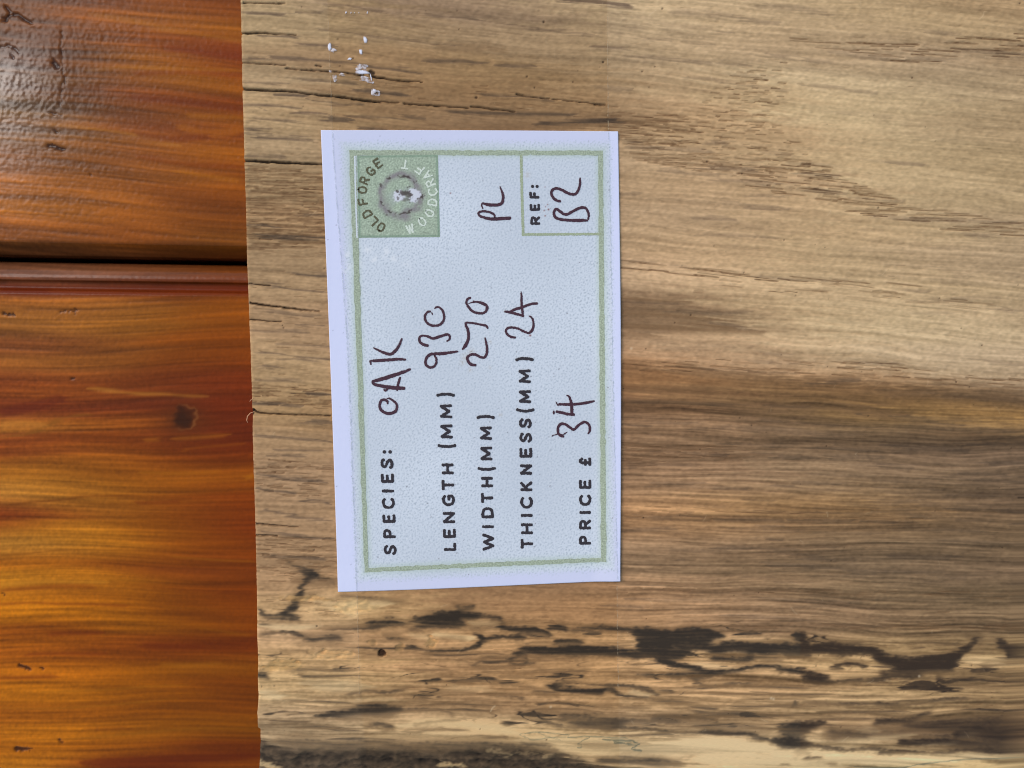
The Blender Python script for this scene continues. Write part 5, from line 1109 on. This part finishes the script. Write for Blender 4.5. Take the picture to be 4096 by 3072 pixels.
def paint_logo():
    f = LF
    t_a, t_b, t_c = band(512, 1.3, 2.5, 51), tile(512, 512, 3, 3, 52), tile(512, 512, 8, 8, 53)
    a, b, c3 = (look(t, f.X / 1.5, f.Y / 1.5) for t in (t_a, t_b, t_c))
    col = np.empty((f.h, f.w, 3), np.float32); col[:] = (158, 176, 162)
    col *= (1 + .06 * a + .02 * b)[..., None]
    Z = zm(1380, 580, .2532)
    cx, cy = Z([(880, 800)])[0]
    d = np.hypot(f.X - cx, f.Y - cy) + 6 * c3
    ring = np.exp(-((d - 80) / 15) ** 2) * np.clip(.85 + .2 * b, 0, 1)
    col += (np.array([124, 116, 130], np.float32) - col) * (.75 * ring)[..., None]
    g = np.exp(-((d - 40) / 22) ** 2) * np.clip(.3 + .4 * c3, 0, 1)
    col += (np.array([160, 172, 176], np.float32) - col) * (.6 * g)[..., None]
    dk, wh = f.zeros(), f.zeros()
    for p, w in [([(840, 485), (900, 488), (960, 500), (1035, 540)], [18, 20, 32, 26]), ([(860, 1088), (930, 1080), (990, 1055), (1045, 1030)], [20, 30, 26, 26]), ([(560, 630), (572, 670)], 26), ([(565, 900), (600, 945)], 26), ([(670, 530), (700, 520)], 24),
                 ([(690, 1040), (720, 1050)], 26), ([(1215, 760), (1230, 800), (1190, 850)], [20, 26, 18])]:
        f.stroke(dk, Z(p), np.asarray(w) * .2532, 2, .9)
    for x, y in [(1085, 575), (1125, 575), (1095, 605), (1015, 675), (800, 1085), (655, 1098), (1160, 855), (1120, 880), (1020, 910), (990, 680), (1100, 690)]:
        f.stamp(dk, *Z([(x, y)])[0], 3, 1.6, .8)
    for p, w in [([(830, 770), (830, 850)], 120), ([(870, 790), (890, 830)], 110), ([(1080, 760), (1140, 790), (1080, 840)], 130), ([(1020, 740), (1090, 720)], 70), ([(1050, 870), (1100, 870)], 60)]:
        f.stroke(wh, Z(p), w * .2532, 4, .95)
    wh = look(wh, (f.X + 3 * a - f.x0) / f.S, (f.Y + 3 * b - f.y0) / f.S, False)
    col += (np.array([212, 218, 240], np.float32) - col) * (.9 * wh)[..., None]
    f.stroke(dk, Z([(900, 775), (960, 760), (1040, 790)]), [20, 26, 16], 4, .9); f.stroke(dk, Z([(820, 715), (835, 740)]), 8, 2, .9); f.stroke(dk, Z([(828, 825), (838, 860)]), 7, 2, .9); f.stamp(dk, *Z([(1156, 852)])[0], 3.5, 2)
    f.stroke(dk, Z([(930, 870), (1010, 850)]), 14, 5, .5)
    dk = look(dk, (f.X + 2.5 * a - f.x0) / f.S, (f.Y + 2.5 * b - f.y0) / f.S, False)
    col += (np.array([62, 54, 54], np.float32) - col) * (.85 * dk)[..., None]
    ed = edge_dist(f, LG)
    col += (np.array([108, 138, 122], np.float32) - col) * (.6 * np.exp(-((ed - 5) / 4) ** 2))[..., None]
    return col


lc = paint_logo()
uu, vv = np.meshgrid(np.linspace(0, 1, 150), np.linspace(0, 1, 150)); q = np.array(LG, float)
P = (q[0][:, None, None] * (1 - uu) * (1 - vv) + q[1][:, None, None] * uu * (1 - vv) + q[2][:, None, None] * uu * vv + q[3][:, None, None] * (1 - uu) * vv)
pp = on_card(P[0], P[1], 3.2e-5)
logo = link('printed_logo', mesh_np('printed_logo', pp.reshape(-1, 3), grid_faces(150, 150)[:, ::-1], alb(look(lc, (P[0] - LF.x0) / LF.S, (P[1] - LF.y0) / LF.S, False)).reshape(-1, 3)), M_CARD, card)
logo['label'] = 'green square logo with a blurred ring'
P_ = Print(3.0e-5); P_.line([(1419, 625), (1422, 780), (1428, 950)], 6, .5); P_.build('pale_gap', material('pale_gap_print', colour=alb((204, 216, 232)), rough=.7, spec=.2), card)

# letters as pen paths in a unit box: u along the writing, v up
G = {
    'S': [[(.93, .80), (.78, .94), (.5, 1), (.22, .92), (.13, .74), (.28, .57), (.55, .48), (.8, .36), (.88, .2), (.72, .05), (.45, 0), (.18, .05), (.06, .2)]],
    'P': [[(.12, 0), (.12, 1)], [(.12, 1), (.55, 1), (.82, .92), (.9, .74), (.82, .56), (.55, .47), (.12, .47)]],
    'E': [[(.12, 0), (.12, 1)], [(.12, 1), (.92, 1)], [(.12, .52), (.82, .52)], [(.12, 0), (.95, 0)]],
    'F': [[(.12, 0), (.12, 1)], [(.12, 1), (.95, 1)], [(.12, .5), (.85, .5)]],
    'C': [[(.95, .86), (.78, .97), (.55, 1), (.28, .93), (.1, .72), (.06, .5), (.1, .28), (.28, .07), (.55, 0), (.78, .03), (.97, .16)]],
    'G': [[(.92, .86), (.75, .97), (.52, 1), (.27, .93), (.1, .72), (.06, .5), (.1, .28), (.28, .07), (.55, 0), (.78, .03), (.93, .13)], [(.93, .13), (.93, .46)], [(.93, .46), (.58, .46)]],
    'I': [[(.5, 0), (.5, 1)]],
    'L': [[(.15, 1), (.15, 0)], [(.15, 0), (.95, 0)]],
    'N': [[(.1, 0), (.1, 1)], [(.1, 1), (.9, 0)], [(.9, 0), (.9, 1)]],
    'T': [[(.5, 0), (.5, 1)], [(.02, 1), (.98, 1)]],
    'H': [[(.1, 0), (.1, 1)], [(.9, 0), (.9, 1)], [(.1, .5), (.9, .5)]],
    'M': [[(.06, 0), (.1, 1)], [(.1, 1), (.5, .2)], [(.5, .2), (.9, 1)], [(.9, 1), (.94, 0)]],
    'W': [[(.03, 1), (.27, 0)], [(.27, 0), (.5, .92)], [(.5, .92), (.73, 0)], [(.73, 0), (.97, 1)]],
    'D': [[(.1, 0), (.1, 1)], [(.1, 1), (.45, 1), (.78, .9), (.93, .68), (.93, .32), (.78, .1), (.45, 0), (.1, 0)]],
    'K': [[(.12, 0), (.12, 1)], [(.9, 1), (.14, .44)], [(.38, .6), (.95, 0)]],
    'R': [[(.12, 0), (.12, 1)], [(.12, 1), (.55, 1), (.82, .92), (.88, .75), (.8, .57), (.55, .48), (.12, .48)], [(.5, .48), (.92, 0)]],
    'O': [[(.5, 1), (.2, .9), (.05, .5), (.2, .1), (.5, 0), (.8, .1), (.95, .5), (.8, .9), (.5, 1)]],
    'A': [[(.04, 0), (.5, 1)], [(.5, 1), (.96, 0)], [(.2, .34), (.8, .34)]],
    '(': [[(.7, 1.14), (.38, .85), (.28, .5), (.38, .15), (.7, -.14)]],
    ')': [[(.3, 1.14), (.62, .85), (.72, .5), (.62, .15), (.3, -.14)]],
    '\u00a3': [[(.92, .82), (.75, .98), (.52, .98), (.36, .84), (.34, .6), (.4, .3), (.3, .1), (.1, 0)], [(.08, 0), (.95, .02)], [(.08, .48), (.75, .48)]],
}


def printed_line(text, o, k, letters, base, cap, label, w=11.6):
    """letters: (char, y of its left side, y of its right side) in a chart at origin o and scale k; base: (x, y), (x, y) of the line of writing"""
    P_ = Print(3.4e-5)
    (xa, ya), (xb, yb) = base
    bx = lambda y: xa + (y - ya) * (xb - xa) / (yb - ya)
    ww = w / k
    for ch, y0, y1 in letters:
        if ch == ':':
            for fr in (.22, .66):
                P_.dot(o[0] + k * (bx(y0) - cap * fr), o[1] + k * y0, .62 * w)
            continue
        for path in G[ch]:
            pts = []
            for u, v in path:
                y = y0 + (y1 - y0) * u
                inset = ww / 2
                v2 = v if ch in '()' else (inset + v * (cap - ww)) / cap
                pts.append((o[0] + k * (bx(y) - cap * v2), o[1] + k * (y0 - ww * .3 + (y1 - y0 + ww * .6) * u)))
            P_.line(pts, w, .75, seed=len(text) + int(y0)) if len(pts) > 2 else P_.line([pts[0], ((pts[0][0] + pts[1][0]) / 2, (pts[0][1] + pts[1][1]) / 2), pts[1]], w, .75, seed=int(y0))
    return P_.build('printed_word', M_BLACK, card, label)


printed_line('SPECIES', (1500, 1780), .2771, [('S', 1590, 1440), ('P', 1352, 1210), ('E', 1130, 1000), ('C', 925, 765), ('I', 690, 640), ('E', 553, 410), ('S', 345, 190), (':', 100, 100)], ((312, 1515), (265, 270)), 188, 'black printed word SPECIES:')
printed_line('LENGTH', (1740, 1550), .4096, [('L', 1602, 1515), ('E', 1475, 1378), ('N', 1330, 1212), ('G', 1160, 1045), ('T', 1003, 902), ('H', 852, 738), ('(', 592, 550), ('M', 500, 358), ('M', 303, 162), (')', 92, 50)], ((208, 1600), (168, 160)), 125, 'black printed words LENGTH (MM)')
printed_line('WIDTH', (1900, 1640), .3561, [('W', 1582, 1388), ('I', 1330, 1292), ('D', 1222, 1092), ('T', 1045, 932), ('H', 873, 748), ('(', 688, 635), ('M', 570, 408), ('M', 338, 182), (')', 105, 55)], ((220, 1500), (192, 180)), 141, 'black printed words WIDTH(MM)')
printed_line('THICKNESS', (2050, 1400), .5, [('T', 1590, 1512), ('H', 1478, 1384), ('I', 1342, 1306), ('C', 1270, 1175), ('K', 1133, 1050), ('N', 1001, 912), ('E', 866, 780), ('S', 742, 660), ('S', 627, 545), ('(', 503, 462), ('M', 426, 320), ('M', 266, 154), (')', 92, 55)], ((168, 1550), (148, 150)), 102, 'black printed words THICKNESS(MM)')
printed_line('PRICE', (2290, 1800), .2592, [('P', 1468, 1320), ('R', 1235, 1070), ('I', 990, 940), ('C', 865, 690), ('E', 606, 455), ('\u00a3', 250, 115)], ((292, 1470), (290, 200)), 190, 'black printed word PRICE with a pound sign')
printed_line('REF', (2080, 680), .1567, [('R', 1410, 1175), ('E', 1045, 860), ('F', 730, 550), (':', 418, 418)], ((528, 1400), (502, 640)), 264, 'black printed word REF:', 10.4)

# the two words bent round the logo
Z = zm(1380, 580, .2532); lx, ly = Z([(865, 805)])[0]


def bent(word, spots, mat, outward, size, w, label):
    P_ = Print(4.4e-5)
    for ch, (sx, sy) in zip(word, spots):
        (px, py), = Z([(sx, sy)])
        r = np.array([px - lx, py - ly]); r /= np.linalg.norm(r)
        up = r if outward else -r
        al = np.array([-up[1], up[0]])               # writing direction: a quarter turn to the right of up, on a drawing whose y runs down
        for path in G[ch]:
            pts = [(px + al[0] * (u - .5) * size * .8 + up[0] * (v - .5) * size, py + al[1] * (u - .5) * size * .8 + up[1] * (v - .5) * size) for u, v in path]
            if len(pts) == 2:
                pts = [pts[0], ((pts[0][0] + pts[1][0]) / 2, (pts[0][1] + pts[1][1]) / 2), pts[1]]
            P_.line(pts, w, .9, seed=ord(ch))
    o = P_.build('curved_word', mat, logo, label)
    return o


bent('OLDFORGE', [(570, 1300), (450, 1205), (350, 1090), (283, 895), (275, 710), (308, 560), (405, 415), (515, 290)], M_LOGODARK, True, 33, 7.8, 'dark curved words OLD FORGE')
bent('WOODCRAFT', [(1030, 1325), (1220, 1215), (1335, 1075), (1385, 905), (1385, 745), (1350, 600), (1300, 480), (1180, 385), (950, 305)], M_LOGOWHITE, False, 33, 6.6, 'pale curved word WOODCRAFT')

# handwriting
HA, HB, HC, HD, HE, HF, HG = (1460, 1340, .2049), (1640, 1200, .1808), (1820, 1160, .205), (1990, 1140, .1568), (2180, 1560, .1205), (1880, 720, .1206), (2080, 680, .1567)
HAND = [
    ('handwritten_word', 'handwritten OAK in purple brown ink', HA, [
        [(165, 250, 22), (240, 285, 40), (380, 350, 55), (500, 375, 60), (590, 310, 60), (660, 210, 50), (720, 75, 35)], [(160, 505, 55), (400, 490, 62), (640, 475, 55), (790, 480, 40)], [(115, 575, 30), (106, 515, 45), (130, 500, 38)],
        [(880, 670, 45), (700, 740, 65), (400, 840, 75), (250, 880, 65), (150, 905, 50)], [(150, 905, 50), (180, 960, 55), (300, 990, 60), (450, 1020, 75), (620, 1035, 75), (765, 1040, 60)], [(685, 830, 38), (655, 930, 50), (640, 1000, 45), (625, 1085, 30)], [(370, 1065, 30), (400, 1085, 45), (440, 1060, 30)],
        [(440, 1340, 35), (430, 1290, 45), (370, 1262, 50), (310, 1290, 50), (285, 1370, 52), (310, 1460, 52), (400, 1520, 58), (500, 1530, 60), (590, 1490, 58), (625, 1400, 50), (590, 1320, 45), (530, 1270, 40), (470, 1238, 28), (430, 1240, 20)]]),
    ('handwritten_number', 'handwritten 930 in purple brown ink', HB, [
        [(545, 185, 28), (590, 155, 38), (650, 165, 45), (710, 220, 50), (745, 300, 52), (755, 400, 55), (720, 490, 55), (640, 555, 55), (530, 570, 50), (430, 545, 55), (360, 480, 52), (332, 400, 55), (345, 320, 55), (400, 260, 48), (450, 255, 40)], [(480, 280, 25), (490, 300, 24), (500, 325, 22)],
        [(390, 1010, 65), (310, 990, 60), (230, 940, 58), (205, 870, 55), (240, 800, 50), (330, 790, 45), (420, 820, 55), (510, 850, 58), (640, 815, 60), (780, 770, 58), (850, 765, 50), (880, 810, 48), (870, 870, 45), (815, 910, 35)],
        [(1055, 1140, 38), (900, 1160, 60), (720, 1185, 70), (560, 1190, 62), (460, 1200, 65), (380, 1260, 62), (340, 1350, 60), (360, 1440, 60), (440, 1490, 58), (530, 1470, 55), (580, 1390, 50), (580, 1300, 50), (545, 1230, 45)]]),
    ('handwritten_number', 'handwritten 270 in purple brown ink', HC, [
        [(300, 150, 40), (240, 185, 45), (222, 250, 45), (270, 340, 48), (350, 420, 50), (450, 450, 48), (550, 450, 45), (610, 400, 50), (625, 330, 55), (580, 270, 45), (480, 230, 30), (350, 215, 18)], [(265, 262, 14), (350, 240, 24), (430, 240, 24), (520, 270, 24), (580, 300, 24)],
        [(635, 745, 36), (610, 700, 45), (480, 670, 42), (350, 645, 38), (220, 635, 38)], [(205, 640, 36), (215, 700, 50), (250, 780, 55), (265, 880, 50), (250, 990, 60), (200, 1090, 65), (150, 1155, 40)],
        [(585, 930, 22), (610, 1030, 42), (625, 1130, 48), (620, 1230, 52), (580, 1310, 52), (500, 1310, 50), (400, 1260, 50), (310, 1260, 50), (245, 1310, 52), (255, 1390, 55), (320, 1455, 58), (400, 1465, 50)]]),
    ('handwritten_number', 'handwritten 24 in purple brown ink', HD, [
        [(600, 170, 22), (615, 280, 55), (612, 420, 60), (620, 560, 62), (640, 680, 60), (640, 800, 50)], [(1010, 470, 60), (880, 480, 62), (740, 525, 65), (600, 580, 70), (450, 620, 70), (340, 680, 65)], [(190, 680, 50), (300, 690, 65), (450, 730, 70), (660, 790, 60)],
        [(800, 790, 20), (850, 810, 45), (900, 880, 55), (920, 980, 55), (910, 1080, 65), (870, 1170, 65), (790, 1225, 60), (660, 1180, 60), (520, 1110, 55), (390, 1085, 55), (270, 1095, 60), (215, 1170, 58), (250, 1260, 60), (330, 1320, 62), (450, 1340, 55)]]),
    ('handwritten_number', 'handwritten price 34 in purple brown ink', HE, [
        [(720, 180, 40), (800, 220, 70), (850, 340, 90), (880, 500, 100), (890, 650, 100), (890, 790, 100)], [(1630, 370, 60), (1400, 420, 95), (1150, 460, 90), (900, 480, 90), (700, 480, 90), (470, 475, 80)], [(360, 390, 25), (400, 460, 40), (440, 520, 35)], [(960, 820, 90), (760, 800, 95), (550, 750, 95), (380, 720, 80)], [(292, 700, 45), (290, 745, 70), (288, 795, 45)],
        [(1430, 1450, 50), (1480, 1370, 75), (1490, 1240, 85), (1440, 1130, 85), (1320, 1060, 85), (1200, 1110, 85), (1080, 1200, 85), (1000, 1290, 85), (920, 1310, 85), (820, 1240, 85), (700, 1150, 85), (570, 1120, 88), (470, 1180, 88), (425, 1300, 85), (440, 1420, 85), (510, 1510, 90), (610, 1540, 80)], [(230, 1540, 22), (280, 1500, 32), (420, 1475, 28), (600, 1475, 26), (680, 1430, 40), (740, 1390, 16)]]),
    ('handwritten_letters', 'handwritten PL in purple brown ink', HF, [
        [(990, 205, 25), (1040, 330, 60), (1090, 480, 85), (1100, 620, 95), (1060, 760, 100), (950, 820, 100), (800, 830, 105), (600, 815, 105), (410, 770, 60)], [(395, 770, 35), (390, 850, 50), (420, 940, 45)],
        [(1330, 1260, 100), (1100, 1275, 110), (850, 1290, 110), (650, 1285, 100), (450, 1240, 85), (310, 1180, 75), (275, 1100, 75), (340, 1050, 75), (450, 1035, 75), (580, 1050, 75), (700, 1085, 75), (790, 1140, 70), (825, 1230, 55)]]),
    ('handwritten_code', 'handwritten B2 in the reference box', HG, [
        [(1535, 205, 40), (1535, 320, 58), (1510, 460, 65), (1450, 580, 70), (1370, 620, 70), (1240, 600, 70), (1110, 530, 68), (980, 475, 65), (890, 470, 68), (820, 520, 70), (800, 610, 70), (850, 710, 70), (940, 775, 68), (1030, 800, 55)],
        [(1720, 1285, 50), (1550, 1285, 80), (1350, 1285, 78), (1150, 1275, 70), (1000, 1250, 70), (900, 1200, 70), (865, 1110, 68), (890, 1020, 68), (940, 1000, 65), (1030, 1060, 70), (1110, 1120, 70), (1200, 1130, 70), (1320, 1070, 70), (1450, 1000, 70), (1580, 955, 70), (1680, 975, 65), (1730, 1050, 60), (1755, 1160, 55), (1740, 1265, 35)]]),
]
for nm, lab, (ox, oy, k), strokes in HAND:
    P_ = Print(5.0e-5)
    for st_ in strokes:
        P_.line([(ox + a * k, oy + b * k) for a, b, _ in st_], [c * k * 1.03 for _, _, c in st_], .6, seed=len(lab))
    P_.build(nm, M_PEN, card, lab)

# ----------------------------------------------------------------------------------------------
# CLEAR TAPE over card and board
# ----------------------------------------------------------------------------------------------
tape = empty('clear_tape', 'clear tape strip over the white label, silvery air pockets above the label', 'tape')
m = bpy.data.materials.new('clear_film'); m.use_nodes = True
t = m.node_tree; t.nodes.remove(t.nodes['Principled BSDF'])
n = t.nodes.new('ShaderNodeBsdfTransparent'); n.inputs['Color'].default_value = (.965, .962, .955, 1)
t.links.new(n.outputs[0], t.nodes['Material Output'].inputs['Surface']); M_FILM = m


def semi(name, colour, alpha, rough):
    m = bpy.data.materials.new(name); m.use_nodes = True
    t = m.node_tree; p = t.nodes['Principled BSDF']
    p.inputs['Base Color'].default_value = (*colour, 1); p.inputs['Roughness'].default_value = rough
    tc = t.nodes.new('ShaderNodeTexCoord'); n = t.nodes.new('ShaderNodeTexNoise'); n.inputs['Scale'].default_value = 1400; n.inputs['Detail'].default_value = 4
    mr = t.nodes.new('ShaderNodeMapRange'); mr.inputs['From Min'].default_value, mr.inputs['From Max'].default_value = .38, .6
    mr.inputs['To Min'].default_value, mr.inputs['To Max'].default_value = alpha[0], alpha[1]
    t.links.new(tc.outputs['Object'], n.inputs['Vector']); t.links.new(n.outputs['Fac'], mr.inputs['Value']); t.links.new(mr.outputs[0], p.inputs['Alpha'])
    return m


TL_ = [(1300, -300), (1310, 0), (1331, 560), (1392, 1400), (1428, 2367), (1437, 2760), (1446, 3072), (1452, 3190)]
TR_ = [(2424, -300), (2428, 0), (2433, 525), (2436, 640), (2448, 1500), (2467, 2322), (2472, 2700), (2478, 3072), (2481, 3190)]


def tape_z(X, Y):
    d = edge_card(X, Y)
    return 6e-5 + (card_z(X, Y) + 6e-5) * sst(-14, 2, d)


def edge_card(X, Y):
    q = CARD; d = np.full(np.shape(X), 1e9)
    for (xa, ya), (xb, yb) in zip(q, q[1:] + q[:1]):
        L_ = math.hypot(xb - xa, yb - ya); d = np.minimum(d, ((xb - xa) * (Y - ya) - (yb - ya) * (X - xa)) / L_)
    return d


Yt = np.unique(np.concatenate([np.linspace(-300, 3190, 120), np.linspace(495, 535, 16), np.linspace(2310, 2390, 24)]))
ul = np.linspace(0, 1, 60)
lx_ = np.interp(Yt, [a[1] for a in TL_], [a[0] for a in TL_]); rx_ = np.interp(Yt, [a[1] for a in TR_], [a[0] for a in TR_])
XX = lx_[:, None] + (rx_ - lx_)[:, None] * ul[None]; YY = np.broadcast_to(Yt[:, None], XX.shape)
tx, ty = at(XX, YY, 1e-4); tz = tape_z(XX, YY)
link('film', mesh_np('film', np.stack([tx, ty, tz], -1).reshape(-1, 3), grid_faces(*XX.shape)[:, ::-1]), M_FILM, tape)
M_EDGE = semi('tape_edge_glint', alb((190, 172, 142)), (.0, .38), .35)
M_EDGE2 = semi('tape_edge_on_card', alb((156, 170, 184)), (.05, .38), .4)
rg = np.random.default_rng(4)
for pts_, y0, y1, mat_, w_ in ((TR_, 60, 520, M_EDGE, 4.5), (TR_, 530, 2318, M_EDGE2, 3.5), (TR_, 2328, 2760, M_EDGE, 4.0), (TL_, 80, 515, M_EDGE, 2.5), (TL_, 532, 2362, M_EDGE2, 4.5), (TL_, 2372, 2780, M_EDGE, 3.5)):
    Y_ = np.arange(y0, y1, 9.0); X_ = np.interp(Y_, [a[1] for a in pts_], [a[0] for a in pts_]) + np.convolve(rg.normal(0, 1.2, len(Y_)), np.ones(3) / 3, 'same')
    co = []
    for s_ in (-.5, .5):
        zz = tape_z(X_, Y_) + 3e-5
        ax, ay = at(X_ + s_ * w_, Y_, 1e-4); co.append(np.stack([ax, ay, zz], -1))
    link('tape_edge', mesh_np('tape_edge', np.concatenate(co), grid_faces(2, len(Y_))), mat_, tape)

# air pockets under the film: shallow silvery blisters
M_AIR = material('silvery_air_pocket', colour=alb((216, 222, 244)), rough=.35, spec=.5, grain=((4000, 4000, 1), .08))
t_ = M_AIR.node_tree; a_ = t_.nodes.new('ShaderNodeAttribute'); a_.attribute_name = 'fade'
t_.links.new(a_.outputs['Fac'], t_.nodes['Principled BSDF'].inputs['Alpha'])
M_SCUFF = semi('milky_scuff', alb((212, 212, 226)), (.0, .75), .5)
ZA = zm(1250, 50, .223)


def blister(cx, cy, w, h, tilt, mat, taper=0.0, hz=9e-5, seed=0):
    r = np.random.default_rng(seed); n = 22
    a = np.linspace(0, 2 * math.pi, n, endpoint=False)
    wob = 1 + np.convolve(np.r_[r.normal(0, .30, n)], np.ones(3) / 3, 'same')
    sq = (np.abs(np.cos(a)) ** 3.2 + np.abs(np.sin(a)) ** 3.2) ** (-1 / 3.2)
    px, py = np.cos(a) * sq * wob * w / 2, np.sin(a) * sq * wob * h / 2
    py = py * (1 - taper * (px / w + .5))
    ct, st2 = math.cos(math.radians(tilt)), math.sin(math.radians(tilt))
    rings, z = [], []
    for k_, zz in ((1, 0), (.8, .6), (.5, .9), (.02, 1)):
        X_, Y_ = cx + (px * ct - py * st2) * k_, cy + (px * st2 + py * ct) * k_
        q_ = ZA(list(zip(X_, Y_))); x_, y_ = at([b[0] for b in q_], [b[1] for b in q_], 1e-4)
        rings.append(np.stack([x_, y_, np.full(n, 7.5e-5 + hz * zz)], -1))
    i = np.arange(4 * n).reshape(4, n)
    f = np.stack([i[:-1], np.roll(i[:-1], -1, 1), np.roll(i[1:], -1, 1), i[1:]], -1).reshape(-1, 4)
    me = mesh_np('air_pocket', np.concatenate(rings), f)
    me.attributes.new('fade', 'FLOAT', 'POINT').data.foreach_set('value', np.repeat(np.array([0, .5, .9, 1], np.float32), n))
    return link('air_pocket', me, mat, tape)


for i, b in enumerate([(300, 612, 78, 140, -8, M_AIR), (945, 485, 70, 130, -14, M_AIR), (866, 702, 66, 96, -20, M_AIR), (668, 832, 72, 52, 8, M_AIR), (908, 1072, 245, 108, 1, M_AIR, .45), (1112, 1398, 76, 66, 20, M_AIR),
                       (1050, 1165, 26, 110, -14, M_AIR), (880, 1195, 90, 70, 20, M_SCUFF), (604, 0, 30, 40, 0, M_AIR), (690, 4, 16, 34, 20, M_AIR), (752, 2, 16, 26, 10, M_AIR), (832, 4, 14, 26, 10, M_AIR), (982, 2, 20, 46, 20, M_AIR), (322, 1050, 60, 40, 20, M_SCUFF), (408, 1138, 36, 50, -10, M_SCUFF),
                       (390, 695, 110, 70, 30, M_SCUFF), (980, 1200, 230, 90, 10, M_SCUFF), (400, 1190, 70, 140, -10, M_SCUFF), (900, 980, 200, 100, 0, M_SCUFF), (1130, 1440, 160, 110, 10, M_SCUFF), (520, 1110, 90, 60, 0, M_SCUFF)]):
    blister(*b[:5], b[5], *(b[6:] or ()), seed=i)
